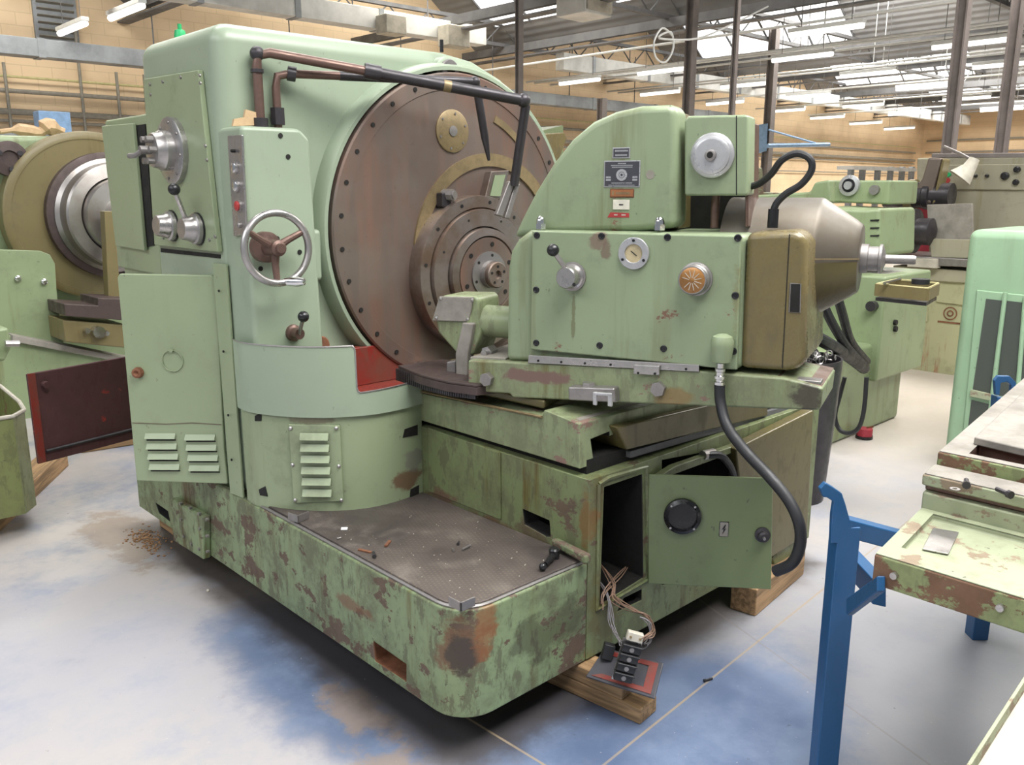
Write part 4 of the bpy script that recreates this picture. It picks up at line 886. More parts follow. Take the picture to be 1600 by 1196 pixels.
# disc box with steel disc, its post and gap
T2=-.10
bxo=[(1069,188),(1075,181),(1168,179),(1170,185),(1168,306),(1069,306)]
dbx=add('disc_box','green_head',MB().prism([Wt(a,b,T2) for a,b in bxo],B_*.10),mc,.012,3)
add('disc_box_side','pipe_brown',MB().prism([Wt(a,b,T2-.03) for a,b in ((1164,188),(1170,190),(1169,355),(1164,355))],B_*.16),dbx,.004)
sm=MB().prism([Wt(1150,181,T2),Wt(1151.5,181,T2),Wt(1151.5,305,T2),Wt(1150,305,T2)],F_*.001); add('box_seam','dark_hole',sm,dbx)
c_=Wt(1114,243,T2); dk=add('steel_disc','plate_metal',MB().lathe(c_,F_,[(.066,0),(.066,.012),(.062,.016),(.056,.018),(.055,.024),(.050,.027),(.045,.027),(.001,.028)],56),dbx)
add('disc_hub','dull_steel',MB().lathe(c_,F_,[(.017,.026),(.017,.036),(.013,.038),(.010,.038)],24),dk); add('disc_bore','dark_hole',MB().cyl(c_+F_*.036,F_,.0095,.0025,16),dk)
add('lift_screw','pipe_brown',MB().cyl(Wt(1116,356,T2-.06),Z,.013,.13,16),dbx)
add('column_gap_back','dark_hole',MB().prism([Wt(a,b,T2-.25) for a,b in ((1052,300),(1170,300),(1168,362),(1052,358))],B_*.1),mc)
add('slide_column','brown_pan',MB().prism([Wt(a,b,T2-.26) for a,b in ((1052,200),(1160,200),(1160,362),(1052,360))],B_*.12),mc)
# right gear box
rb=[(1166,364),(1240,361),(1255,366),(1263,382),(1260,560),(1250,577),(1228,581),(1155,576)]
rgb=add('rear_gear_box','green_oily',MB().prism([Wt(a,b,.0) for a,b in rb],B_*.38),mc,.022,4)
add('gear_box_seam','dark_hole',MB().prism([Wt(a,b,.0) for a,b in ((1233,366),(1234.5,366),(1223,576),(1221.5,576))],F_*.0012),rgb)
add('gear_box_window','dark_hole',MB().prism([Wt(a,b,.0) for a,b in ((1236,444),(1250,445),(1249,488),(1234,487))],F_*.002),rgb)
add('window_frame','dull_steel',MB().tube([Wt(a,b,.001) for a,b in ((1235,443),(1251,444),(1250,489),(1233,488),(1235,443))],.002,5),rgb)
# hose elbow on the cover and its braided hose
c_=Wt(1130,545,.022)
eb=add('hose_elbow','green_head',MB().lathe(Wt(1127,565,.05),Z,[(.028,0),(.034,.045),(.034,.062),(.028,.075),(.014,.082),(.001,.083)],24),plate)
hc=Wt(1126,568,.05)
ft=MB().lathe(hc,-Z,[(.011,0),(.011,.014),(.016,.016),(.016,.024),(.013,.026),(.013,.036),(.018,.038),(.018,.046),(.013,.048),(.013,.054),(.018,.056),(.018,.064)],16)
add('hose_fitting','chrome',ft,plate)
hp_=[hc-Z*.06]+[hv(px,py,W0+F_*t_,WA) for px,py,t_ in ((1126,630,.06),(1137,668,.09),(1165,706,.13),(1200,743,.17),(1232,782,.20),(1249,820,.22),(1250,852,.22),(1238,880,.22),(1212,893,.20))]
add('braided_hose','rubber',MB().tube(hp_,.0165,12,5),mc)
add('lower_hose','rubber',MB().tube([hy(1100,712,BY-.02),hy(1125,712,BY-.05),hy(1140,728,BY-.05),hy(1148,748,BY-.03)],.014,10,4),mc)
add('lower_hose_fitting','dull_steel',MB().cyl(hy(1098,712,BY-.02),V3(1,-.1,-.05),.018,.06,10),mc)
add('bed_side_rail','green_bed',MB().prism([hy(1015,745,BY),hy(1045,726,BY),hy(1150,690,BY),hy(1150,700,BY),hy(1045,738,BY)],(0,-.03,0)),mc,.004)
# tool spindle nose: octagonal gear head on a tube, clamp bracket
T3=-.10
oc=[(690,462),(742,463),(748,468),(752,520),(738,556),(712,552),(684,520),(679,488)]
gh_=add('spindle_gear_head','green_slide',MB().prism([Wt(a,b,T3) for a,b in oc],B_*.16),mc,.012,3)
fcp=add('gear_head_cover','worn_top',MB().prism([Wt(a,b,T3) for a,b in ((688,463),(742,464),(734,503),(677,501))],F_*.010),gh_,.004)
fs=MB()
for px,py in ((689,467),(738,469),(682,497),(731,499)): fs.lathe(Wt(px,py,T3+.010),F_,[(.006,0),(.006,.003),(.002,.006)],10)
add('gear_head_screws','steel',fs,fcp)
c0_=Wt(745,500,T3-.06); add('spindle_tube','green_slide',MB().lathe(c0_,-wa,[(.075,0),(.062,.012),(.058,.02),(.058,.22)],32),mc)
add('clamp_arm','worn_top',MB().prism([Wt(a,b,T3+.02) for a,b in ((722,504),(740,506),(731,553),(729,592),(712,590),(711,553))],B_*.05),mc,.006)
add('clamp_foot','dull_steel',MB().prism([Wt(a,b,T3) for a,b in ((697,566),(712,563),(712,590),(697,586))],B_*.08),mc,.006)
add('slide_top_plate','worn_top',MB().prism([Wt(a,b,-.01) for a,b in ((735,558),(790,560),(790,564),(735,563))],B_*.3),mc,.002)
add('bolt_under_spindle','steel',MB().cyl(Wt(770,548,-.12),F_,.022,.05,6).cyl(Wt(770,548,-.12),F_,.012,.07,12),mc)
# clamp on the table
cl=Wt(915,628,.10)
ck=add('table_clamp','dull_steel',MB().prism([Wt(a,b,.06) for a,b in ((887,605),(960,607),(962,630),(888,626))],B_*.06),mc,.006)
cc=MB(); cc.prism([Wt(a,b,.10) for a,b in ((928,612),(958,614),(958,619),(928,617))],F_*.012); cc.prism([Wt(a,b,.10) for a,b in ((928,612),(934,612),(934,633),(928,632))],F_*.012); cc.prism([Wt(a,b,.10) for a,b in ((951,614),(958,614),(958,635),(951,634))],F_*.012)
add('clamp_handle','plate_metal',cc,ck,.003)
add('clamp_nut','steel',MB().cyl(Wt(920,607,.03),Z,.022,.02,6),ck)
# motor behind, with chuck and rod
MTc=Wt(1165,398,-.32)
ax=-wa
pm=lambda px:( (Wt(px,398,-.32)-MTc).dot(ax))
L1,L2,L3=pm(1285),pm(1338),pm(1346)
mo=add('motor_cover','motor_cover',MB().lathe(MTc,ax,[(.184,-.05),(.184,L1-.012),(.181,L1-.003),(.176,L1+.004),(.118,L2-.006),(.113,L2),(.104,L3-.002),(.100,L3),(.001,L3)],40),mc)
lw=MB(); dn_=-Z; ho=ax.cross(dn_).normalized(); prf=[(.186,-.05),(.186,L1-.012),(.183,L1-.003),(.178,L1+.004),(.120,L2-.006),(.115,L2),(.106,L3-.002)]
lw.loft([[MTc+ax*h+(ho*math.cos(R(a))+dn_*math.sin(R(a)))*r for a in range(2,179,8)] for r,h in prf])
add('motor_shade_shell','brown_pan',lw,mo)  # dark half shell added to colour the cover's shaded underside
add('motor_seam','brass',MB().prism([Wt(1272,404,-.12),Wt(1343,404,-.22),Wt(1343,406,-.22),Wt(1272,406,-.12)],F_*.002),mo)
ck=add('rod_chuck','dull_steel',MB().lathe(MTc,ax,[(.045,L3),(.045,L3+.02),(.038,L3+.022),(.038,L3+.05),(.045,L3+.052),(.045,L3+.06),(.018,L3+.07)],20),mo)
add('draw_rod','dull_steel',MB().lathe(MTc,ax,[(.014,L3),(.014,L3+.15),(.012,L3+.155)],14),ck)
add('hose_socket','black',MB().cyl(Wt(1207,356,-.1),Z,.016,.055,12),mc)
add('cable_loop','rubber',MB().tube([Wt(1166,292,-.16),Wt(1185,288,-.15),Wt(1205,272,-.12),Wt(1222,250,-.1),Wt(1245,240,-.1),Wt(1265,248,-.1),Wt(1268,266,-.1),Wt(1252,288,-.1),Wt(1228,303,-.1),Wt(1212,320,-.1),Wt(1207,340,-.1)],.0105,10,5),mc)
# table end under motor: apron at the right end of slide
add('slide_end_tray','pipe_brown',MB().prism([Wt(1215,591,.0)+Z*.003,Wt(1284,607,.0)+Z*.003,Wt(1284,607,.0)+Z*.003+B_*.29,Wt(1215,591,.0)+Z*.003+B_*.29],(0,0,.004)),mc,.004)
add('slide_end_block','dull_steel',MB().obox(Wt(1262,597,-.03),wa,B_,Z,.08,.05,.02),mc,.003)
# green hood edge seen beyond the drum at right
add('rear_hood','green_oily',MB().prism([hy(843,210,3.4),hy(882,207,3.4),(hy(886,216,3.4)),hy(870,262,3.4),hy(855,262,3.4)],(0,.3,0)),mc,.006)
# cardboard tucked behind the front box
add('cardboard_scrap','cardboard',MB().prism([hy(364,197,2.96),hy(366,186,2.96),hy(382,183,2.96),hy(384,171,2.96),hy(402,176,2.96),hy(402,196,2.96)],(0,.012,0)),None,label='torn cardboard scrap on top of the switch box beside the brown pipes',cat='cardboard')
add('oil_bottle','green_dot',MB().lathe((1.56,3.6,2.225),Z,[(.022,0),(.024,.03),(.02,.05),(.008,.055),(.008,.075)],16),None,label='small green bottle standing on top of the machine column',cat='bottle')

# ================================================================= LOOSE THINGS ON AND ROUND THE BIG MACHINE
DZ=.485
def onz(px,py,z=DZ): return hz(px,py,z)
c_=onz(864,870); ch=thing('crank_handle',c_,'black loose crank handle lying on the deck near its right edge','handle')
add('handle_shaft','black',MB().tube([onz(866,866)+Z*.012,onz(862,878)+Z*.014,onz(852,888)+Z*.012],[.014,.010,.008],12),ch)
add('handle_socket','black',MB().lathe(onz(866,872),Z,[(.017,0),(.018,.028),(.013,.034),(.001,.034)],18),ch); add('handle_ball','black',MB().sph(onz(848,892)+Z*.013,.0125),ch)
def bolt(px,py,ang,L,lab,mat='dull_steel',r=.006):
    p=onz(px,py)+Z*r; d=V3(math.cos(R(ang)),math.sin(R(ang)),0); b=thing('loose_bolt',onz(px,py),lab,'bolt','loose bolts on the deck')
    add('shank',mat,MB().cyl(p,d,r*.62,L,10),b); add('head',mat,MB().cyl(p-d*r*.9,d,r,r*.9,10),b)
bolt(733,856,190,.035,'steel socket bolt lying on the deck left of the crank handle, longer of the pair')
bolt(716,852,40,.018,'small dark bolt touching the longer bolt on the deck','pipe_dark',.005)
bolt(709,862,70,.012,'bright stub of a bolt in front of the bolt pair','steel',.004)
bolt(585,872,60,.030,'dark bolt standing over a rust mark on the deck','pipe_dark',.007)
bolt(528,843,0,.012,'tiny bolt between the white square and the deck edge','dull_steel',.003)
add('rust_sliver','rusty',MB().obox(onz(606,851)+Z*.003,V3(.8,.6,0),V3(-.6,.8,0),Z,.045,.010,.006),None,label='short rusty metal sliver in the middle of the deck',cat='metal scrap')
add('rust_flake','rusty',MB().obox(onz(570,862)+Z*.002,V3(.3,-.9,0),V3(.9,.3,0),Z,.05,.010,.004),None,label='brown metal flake beside the dark bolt on the deck',cat='metal scrap')
add('paper_square','white_paper',MB().obox(onz(538,827)+Z*.0015,V3(.6,.8,0),V3(-.8,.6,0),Z,.022,.022,.002),None,label='small white square lying on the dark deck',cat='paper')
def bracket(px,py,z,u,v,lab):
    p=hz(px,py,z); b=MB(); u=Vector(u).normalized(); v=Vector(v).normalized(); h=.028
    b.prism([p,p+u*.055,p+u*.055+Z*h,p+Z*h],v*.005); b.prism([p,p+v*.055,p+v*.055+Z*h,p+Z*h],u*.005)
    add('corner_bracket','dull_steel',b,None,.001,1,label=lab,cat='bracket',group='corner brackets on the deck')
bracket(720,957,DZ,(-.0,1,0),(1,0,0),'bent steel corner bracket on the near corner of the deck')
bracket(466,818,DZ,(1,.25,0),(-.2,1,0),'dark steel corner bracket at the back of the deck below the louvred cover')
# terminal block and leaning cover plate
cp=thing('cover_plate',hz(985,1085,.09),'black cover plate with a red border tilted on the wooden block','plate')
f0=[hz(917,1058,.17),hz(1027,1092,.10),hz(1037,1037,.16),hz(940,1012,.22)]
f0=[V3(1.80,1.63,.16),V3(1.99,1.48,.135),V3(2.10,1.58,.185),V3(1.93,1.72,.20)]
f0=[hz(915,1057,.14),hz(1023,1092,.13),hz(1037,1036,.19),hz(945,1012,.19)]
nz=(f0[1]-f0[0]).cross(f0[3]-f0[0]).normalized(); nz=nz if nz.z>0 else -nz
add('plate_body','plate_black',MB().prism(f0,-nz*.008),cp,.003)
cen=sum(f0,V3(0,0,0))/4
def insf(f,ang=0): return [cen+(p-cen)*f+nz*.001 for p in f0]
rb_=MB(); o_=insf(.86); i_=insf(.60)
for k in range(4):
    if k==3: continue
    rb_.prism([o_[k],o_[(k+1)%4],i_[(k+1)%4],i_[k]],nz*.001)
add('red_border','bright_red',rb_,cp)
tb_=thing('terminal_block',hz(968,1060,.15),'stack of four black terminal blocks with a pale socket hanging by its wires','terminal block')
base_=hz(972,1062,.175); top_=hz(990,1000,.30)
dv=(top_-base_).normalized(); rt=(Rv-dv*Rv.dot(dv)).normalized(); fd=rt.cross(dv); fd=fd if fd.dot(Fv)<0 else -fd
Lb=(top_-base_).length
add('backing_rail','steel',MB().obox(base_+dv*Lb*.45-fd*.008,rt,dv,fd,.062,Lb*1.05,.004),tb_)
for k in range(4):
    c_=base_+dv*(Lb*(.08+.235*k))
    bk=add('terminal','terminal_black',MB().obox(c_+fd*.004,rt,dv,fd,.058,Lb*.20,.022).obox(c_+dv*Lb*.09+fd*.008,rt,dv,fd,.064,Lb*.05,.028),tb_,.003)
    add('terminal_screw','dull_steel',MB().cyl(c_+fd*.015,fd,.0075,.003,12),bk)
sk=add('socket','stained_white',MB().obox(top_+dv*.012+fd*.004,rt,dv,fd,.05,.028,.026),tb_,.003)
add('socket_screws','brass',MB().cyl(top_+dv*.012+rt*.015+fd*.017,fd,.004,.003,8).cyl(top_+dv*.012-rt*.015+fd*.017,fd,.004,.003,8),sk)
add('relay','terminal_black',MB().obox(hz(950,1018,.20),rt,dv,fd,.035,.05,.03),tb_,.003)
rnd=random.Random(3)
def wires(mat,n_,pts,j):
    wb=MB()
    for k in range(n_):
        pp_=[p+V3(*(rnd.uniform(-j,j) for _ in range(3)))*(0.15 if i in(0,) else 1) for i,p in enumerate(pts)]
        wb.tube(pp_,.0018,5,4)
    return wb
ins=hy(965,905,BY+.05)
wp=[ins+V3(.02,.1,.02),hy(960,915,BY-.005),hy(958,935,BY-.03),hy(985,955,BY-.06),hy(1010,965,BY-.09),hy(1022,985,BY-.12),top_+rt*.045+dv*.03,top_+rt*.02]
add('copper_wires','wire',wires('wire',6,wp,.010),tb_)
wp=[ins+V3(-.01,.1,-.02),hy(950,930,BY-.01),hy(955,965,BY-.04),hy(962,990,BY-.07),top_-rt*.03-dv*.02]
add('grey_wires','wire_grey',wires('wire_grey',6,wp,.010),tb_)
wp=[hy(985,880,BY+.1),hy(965,900,BY+.04),hy(945,925,BY-.0),hy(942,945,BY-.01)]
add('stray_wires','wire',wires('wire',4,wp,.014),tb_)
wp=[hy(1000,965,BY-.09),hy(1015,975,BY-.12),hy(1018,1000,BY-.14),top_+rt*.04-dv*.01]
add('looped_wires','wire_grey',wires('wire_grey',4,wp,.012),tb_)
# timber packing
def timber(c,d,L,wd,h,lab,mat='wood_x',rot=0):
    d=Vector(d).normalized(); s=d.cross(Z); c=Vector(c)
    o=add('timber_block',mat,MB().obox(V3(0,0,h/2),X,Y,Z,L,wd,h),None,.006,2,label=lab,cat='timber',group='timber packing under the machines',origin=(0,0,0))
    o.location=c; o.rotation_euler=(0,0,math.atan2(d.y,d.x)); return o
e1=hz(985,1132,0); 
dW=(hz(1005,1135,0)-hz(868,1072,0)); dW.z=0; dW.normalize(); 
end=hz(1000,1134,0)
pw=V3(-dW.y,dW.x,0)
pw=pw if pw.y>0 else -pw
timber(end-dW*.33+pw*.05,dW,.66,.10,.055,'lower light timber packing block sticking out under the near corner')
timber(end-dW*.40+pw*.045+Z*.056,dW,.66,.09,.060,'upper timber packing block directly beneath the machine corner')
timber(hz(1258,908,0)+V3(-.20,.06,0),(1,.12,0),.5,.11,.115,'pale timber block under the right end of the machine behind the hose')
timber(V3(1.55,4.0,0),(0,1,0),.3,.12,.115,'timber packing block under the rear left foot of the machine')
timber(hz(175,706,0)+V3(.35,.1,0),(1,-.15,0),1.0,.16,.10,'long timber beam on the floor behind the open red door')
# rust crumbs beneath the far foot
cr=MB(); rr=random.Random(5)
for k in range(260):
    p=V3(1.38+rr.gauss(0,.035),4.02+rr.gauss(0,.09),0); s=rr.uniform(.0015,.005); cr.obox(p+Z*s*.4,V3(rr.random(),rr.random(),0)+X*.01,V3(0,0,1).cross(V3(rr.random()+.1,rr.random(),0)),Z,s*2,s*2,s)
add('rust_crumbs','rust_pile',cr,None,label='orange rust crumbs on the floor at the rear left foot of the machine',cat='rust crumbs',kind='stuff')
cr=MB()
for k in range(150):
    px,py=rr.uniform(420,900),rr.uniform(770,945); p=hz(px,py,DZ)
    if not(BX+.05<p.x<1.93 and BY+.06<p.y<2.5): continue
    s=rr.uniform(.0008,.0022); cr.obox(p+Z*s*.4,V3(1,rr.random(),0),V3(-rr.random(),1,0),Z,s*2.4,s*1.4,s)
add('metal_chips','stained_white',cr,None,label='tiny pale metal chips scattered over the dark deck',cat='metal chips',kind='stuff')
p=hz(1102,1066,0); add('dropped_screw','black',MB().cyl(p+Z*.005,V3(1,-.3,0),.004,.03,8).cyl(p+Z*.006,V3(-1,.3,0),.006,.006,8),None,label='small black screw on the floor beside the joint line',cat='screw')
p=hz(325,925,0); add('floor_pebble','stained_white',MB().sph(p+Z*.005,.007,7),None,label='small pale crumb on the blue floor left of the machine',cat='crumb')

# ================================================================= LEFT MACHINE
lm=thing('gear_machine_left',(2.3,7.8,0),'green machine with an olive drum and silver hub at the left edge','machine')
LY=7.5
add('body','far_green',MB().prism([hy(-260,205,LY+.1),hy(150,214,LY+.1),hy(176,226,LY+.1),hy(230,300,LY+.1),hy(260,600,LY+.1),hy(-260,600,LY+.1)],(0,.8,0)),lm,.05,4)
DLc=V3(2.40,LY,1.44)
ldr=add('olive_drum','olive',MB().lathe(DLc,-Y,[(.66,-.1),(.66,.05),(.645,.06),(.60,.06),(.598,.055),(.001,.055)],96),lm)
LH=hy(190,338,LY-.3); 
add('silver_hub','silver_hub',MB().lathe(V3(LH.x,LY,LH.z),-Y,[(.46,0),(.45,.16),(.42,.18),(.41,.30),(.395,.315),(.31,.33),(.30,.30),(.295,.36),(.28,.38),(.16,.39),(.15,.5),(.001,.5)],80),ldr)
add('hub_backing','dark_brown',MB().lathe(V3(LH.x+.0,LY,LH.z),-Y,[(.50,0),(.50,.13),(.47,.14)],64),ldr)
c_=hy(14,248,LY); fl_=add('port_flange','dark_brown',MB().lathe(c_,-Y,[(.13,-.05),(.13,.03),(.06,.04),(.055,.02),(.001,.02)],32),lm)
fp=MB()
for k in range(3):
    a=R(120*k+30); fp.cyl(c_+V3(.08*math.cos(a),-.032,.08*math.sin(a)),-Y,.02,.02,10)
add('flange_bolts','pipe_dark',fp,fl_)
gl_=[(-90,396),(0,390),(62,392),(78,398),(86,412),(90,470),(101,545),(60,536),(0,522),(-90,505)]
lg=add('guard_panel','far_green',MB().prism([hy(a,b,7.05) for a,b in gl_],(0,.02,0)),lm,.006)
lgs=MB()
for px,py in ((27,435),(68,440)): lgs.lathe(hy(px,py,7.05),-Y,[(.022,0),(.022,.03),(.012,.04),(.001,.04)],12)
add('guard_bolts','chrome',lgs,lg)
add('lower_bed','far_green',MB().prism([hy(-200,500,6.9),hy(20,525,6.9),hy(215,570,6.9),hy(215,690,6.9),hy(-200,660,6.9)],(0,.9,0)),lm,.02)
add('bed_rail','worn_top',MB().prism([hy(20,524,6.85),hy(230,566,6.85),hy(230,574,6.85),hy(20,534,6.85)],(0,.3,0)),lm,.004)
add('slide_table','olive',MB().prism([hy(98,500,6.7),hy(200,508,6.7),hy(205,545,6.7),hy(102,535,6.7)],(0,.5,0)),lm,.012)
add('slide_block','dark_brown',MB().prism([hy(100,475,6.65),hy(153,478,6.65),hy(153,466,6.65),hy(210,468,6.65),hy(210,502,6.65),hy(102,494,6.65)],(0,.4,0)),lm,.006)
ab=MB().cyl(hy(150,518,6.7),-Y,.045,.08,12).cyl(hy(133,516,6.7),-Y,.02,.06,8).cyl(hy(163,520,6.7),-Y,.022,.05,8); add('adjusting_bolts','chrome',ab,lm)
add('scale_column','olive',MB().prism([hy(163,330,6.9),hy(178,330,6.9),hy(190,475,6.9),hy(170,475,6.9)],(0,.1,0)),lm,.006)
add('lower_feet','far_green',MB().prism([hy(-40,520,6.0),hy(14,512,6.0),hy(18,545,6.0),hy(8,566,6.0),hy(-40,560,6.0)],(0,.3,0)),lm,.02)
add('clamp_pin','steel',MB().tube([hy(8,537,5.95),hy(30,537,5.95)],.02,8),lm)
add('rag_cloth','cardboard',MB().tube([hy(0,206,7.8),hy(30,203,7.8),hy(62,207,7.8),hy(75,198,7.8),hy(100,206,7.8)],[.02,.05,.04,.07,.03],7,3),None,label='yellow and orange rags on top of the left machine',cat='rag')
# oil tank at the left edge, on timber
tk=thing('oil_tank',(.9,4.9,.1),'olive green coolant tank at the left edge standing on timber','tank')
tc=[hz(px,py,.11) for px,py in ((-60,812),(15,778),(52,756))]
tz=.60
top=[hz(px,py,tz) for px,py in ((-95,668),(0,654),(20,651),(38,641),(30,628),(0,603),(-70,560),(-150,600))]
tank=MB().prism([V3(p.x,p.y,.11) for p in top],(0,0,tz-.11)); ob=add('tank_wall','tank_green',tank,tk)
ctr=sum(top,V3(0,0,0))/len(top)
cut(ob,MB().prism([V3(ctr.x+(p.x-ctr.x)*.95,ctr.y+(p.y-ctr.y)*.95,.2) for p in top],(0,0,1)))
add('tank_rim','stained_white',MB().tube([V3(p.x,p.y,tz) for p in top]+[V3(top[0].x,top[0].y,tz)],.010,8),tk)
p=hz(72,752,0); timber(V3(p.x-.2,p.y-.25,0),(hz(70,755,0)-hz(-30,850,0)),1.2,.14,.10,'timber beam under the olive tank at the left edge')

# ================================================================= RIGHT BACKGROUND
# green machine in the middle distance
gm=thing('green_milling_machine',(5.7,2.9,0),'green machine tool behind the motor cover with a louvred head and a tool tray','machine')
add('base','far_green',MB().prism([V3(5.19,2.5,0),V3(6.3,2.5,0),V3(6.3,4.2,0),V3(5.19,4.2,0)],(0,0,.62)),gm,.03,3)
q1=hy(1372,587,2.45)
add('side_cabinet','far_green',MB().prism([V3(q1.x-.02,2.45,.36),V3(q1.x+.75,2.45,.36),V3(q1.x+.75,2.45,1.08),V3(q1.x-.02,2.45,1.08)],(0,.55,0)),gm,.02)
fx=q1.x-.021
add('round_cover','far_green',MB().cyl(hx(1350,563,fx),-X,.075,.006,28).ring(hx(1350,563,fx),-X,.075,.079,.004,28),gm)
add('cabinet_knob','pipe_dark',MB().cyl(hx(1365,478,fx),-X,.035,.05,12),gm)
add('cabinet_latches','dark_hole',MB().cyl(hy(1397,504,2.45),-Y,.02,.02,8).cyl(hy(1397,514,2.45),-Y,.02,.02,8),gm)
add('column_block','far_green',MB().prism([hy(1262,352,2.9),hy(1366,330,2.9),hy(1378,334,2.9),hy(1376,345,2.9),hy(1375,400,2.9),hy(1262,480,2.9)],(0,.7,0)),gm,.04,3)
hdq=[hx(1275,323,5.9),hx(1352,327,5.9),hx(1375,325,5.9),hx(1374,402,5.9),hx(1275,400,5.9)]
add('louvred_head','far_green',MB().prism(hdq,(.6,0,0)),gm,.03,3)
lo=MB()
for k in range(3): lo.prism([hx(1360,343.5+12*k,5.9),hx(1374,343+12*k,5.9),hx(1374,345.5+12*k,5.9),hx(1360,346+12*k,5.9)],(-.004,0,0))
add('head_slots','dark_hole',lo,gm)
ub=add('upper_gearbox','far_green',MB().prism([hx(1303,282,6.3),hx(1391,282,6.3),hx(1388,320,6.3),hx(1303,316,6.3)],(.5,0,0)),gm,.015)
c_=hx(1329,290,6.3); add('feed_dial','plate_metal',MB().lathe(c_,-X,[(.075,0),(.075,.03),(.05,.035),(.05,.02),(.03,.02),(.03,.05),(.001,.05)],32),ub)
add('dial_ring','black',MB().ring(c_-X*.03,-X,.03,.048,.004,32),ub)
add('gearbox_cap','dull_steel',MB().cyl(hx(1368,297,6.3),-X,.035,.03,16),ub)
add('ram_cover','far_green',MB().prism([hx(1180,305,6.6),hx(1265,300,6.6),hx(1272,285,6.6),hx(1295,281,6.6),hx(1300,318,6.6),hx(1180,318,6.6)],(.4,0,0)),gm,.02)
add('tray_bracket','dull_steel',MB().prism([hx(1340,425,5.95),hx(1384,428,5.95),hx(1380,442,5.95),hx(1340,440,5.95)],(.3,0,0)),gm,.005)
ty=thing('tool_tray',hz(1420,446,1.1),'yellow-edged tool tray with spanners in front of the pink-stained lathe base','tray')
tp_=[hz(1370,444,1.10),hz(1450,451,1.10),hz(1466,443,1.10),hz(1400,437,1.10)]
add('tray_bottom','pipe_dark',MB().prism([p-Z*.10 for p in tp_],(0,0,.02)),ty); 
wl=MB()
for k in range(4):
    a,b=tp_[k],tp_[(k+1)%4]; n_=(b-a).cross(Z).normalized(); wl.prism([a,b,b-Z*.07,a-Z*.07],n_*.01)
add('tray_walls','olive',wl,ty); add('tray_rim','yellowish',MB().tube(tp_+[tp_[0]],.007,6),ty)
sn=thing('spanner',hz(1395,441,1.11),'bright spanner lying across the tool tray','spanner')
add('spanner_body','chrome',MB().tube([hz(1382,443,1.115),hz(1406,437,1.115)],.010,6),sn)
add('tray_roll','rubber',MB().cyl(hz(1438,444,1.105),Z,.05,.03,20),None,label='dark round roll lying in the tool tray',cat='roll')
# pail and swarf behind slide
add('swarf_pail','pipe_dark',MB().lathe(V3(4.2,2.2,.0),Z,[(.17,0),(.2,.5),(.21,.78),(.20,.78),(.17,.3),(.001,.3)],28),None,label='dark round swarf pail behind the end of the slide',cat='pail')
sw=MB(); rr=random.Random(9)
for k in range(60): 
    a=rr.uniform(0,2*PI); r_=rr.uniform(0,.17); sw.torus(V3(4.2+r_*math.cos(a),2.2+r_*math.sin(a),.76+rr.uniform(0,.04)),V3(rr.random()-.5,rr.random()-.5,rr.random()-.5),rr.uniform(.01,.03),.004,8,4)
add('swarf','steel',sw,None,label='curly bright swarf heaped in the dark pail',cat='swarf',kind='stuff')
# hoses between motor and junction
for k,(pts_,r_,lb) in enumerate((([(1283,468,4.4),(1300,505,4.5),(1325,545,4.8),(1352,572,5.3)],.026,'left black hose dropping from under the motor cover'),
    ([(1308,462,4.5),(1316,490,4.6),(1330,535,4.9),(1354,565,5.3)],.026,'right black hose dropping from under the motor cover'),
    ([(1250,515,4.2),(1280,530,4.3),(1320,553,4.8),(1350,576,5.3)],.036,'thick black hose coming out from behind the gear box'),
    ([(1250,548,4.1),(1275,562,4.3),(1298,560,4.5),(1318,548,4.8)],.022,'short black hose lying over the swarf pail'))):
    add('flexible_hose','rubber',MB().tube([hx(a,b,c) for a,b,c in pts_],r_,10,5),None,label=lb,cat='hose',group='hoses behind the motor cover')
add('power_cable','rubber',MB().tube([hx(1320,590,5.1),hx(1312,620,5.1),hx(1305,650,5.1),hx(1312,672,5.1),hx(1328,677,5.1),hx(1342,668,5.1),hx(1350,640,5.1),hx(1354,590,5.1)],.014,8,5),None,label='black cable hanging in a long loop over the green machine base',cat='cable')
rd_=thing('red_tin',hz(1350,684,0),'round red tin with a black lid edge on the floor beyond the machine','tin')
p=hz(1350,685,0); add('tin_body','concrete_red',MB().lathe(p,Z,[(.05,0),(.052,.06),(.05,.07)],24),rd_); add('tin_base','black',MB().cyl(p,Z,.056,.02,24),rd_); add('tin_tab','rusty',MB().obox(p+V3(.03,-.02,.075),V3(1,-.6,.1),Z,V3(.6,1,0),.05,.012,.006),rd_)
# big grey lathe / grinder
gl2=thing('grey_grinding_machine',(9,2,0),'large grey and cream grinding machine at the far right with pink-stained base','machine')
LX=8.15
add('base','pink_stained',MB().prism([hx(1404,440,LX),hx(1404,577,LX),hx(1640,614,LX),hx(1640,455,LX)],(1.2,0,0)),gl2,.02)
add('base_plinth','grey_lathe',MB().prism([hx(1395,415,LX-.05),hx(1640,432,LX-.05),hx(1640,450,LX-.05),hx(1395,436,LX-.05)],(1.0,0,0)),gl2,.01)
add('base_panel','pink_stained',MB().prism([hx(1412,475,LX),hx(1451,478,LX),hx(1450,503,LX),hx(1412,499,LX)],(-.02,0,0)),gl2,.006)
add('base_panel_wide','pink_stained',MB().prism([hx(1465,432,LX),hx(1530,438,LX),hx(1530,480,LX),hx(1464,472,LX)],(-.02,0,0)),gl2,.006)
em=hx(1485,490,LX)
add('maker_emblem','rusty',MB().ring(em-X*.004,-X,.05,.06,.004,28).ring(em-X*.004,-X,.018,.03,.004,16).prism([em+V3(-.004,.10,-.075),em+V3(-.004,-.10,-.075),em+V3(-.004,-.10,-.09),em+V3(-.004,.10,-.09)],-X*.003),gl2)
LB=8.9
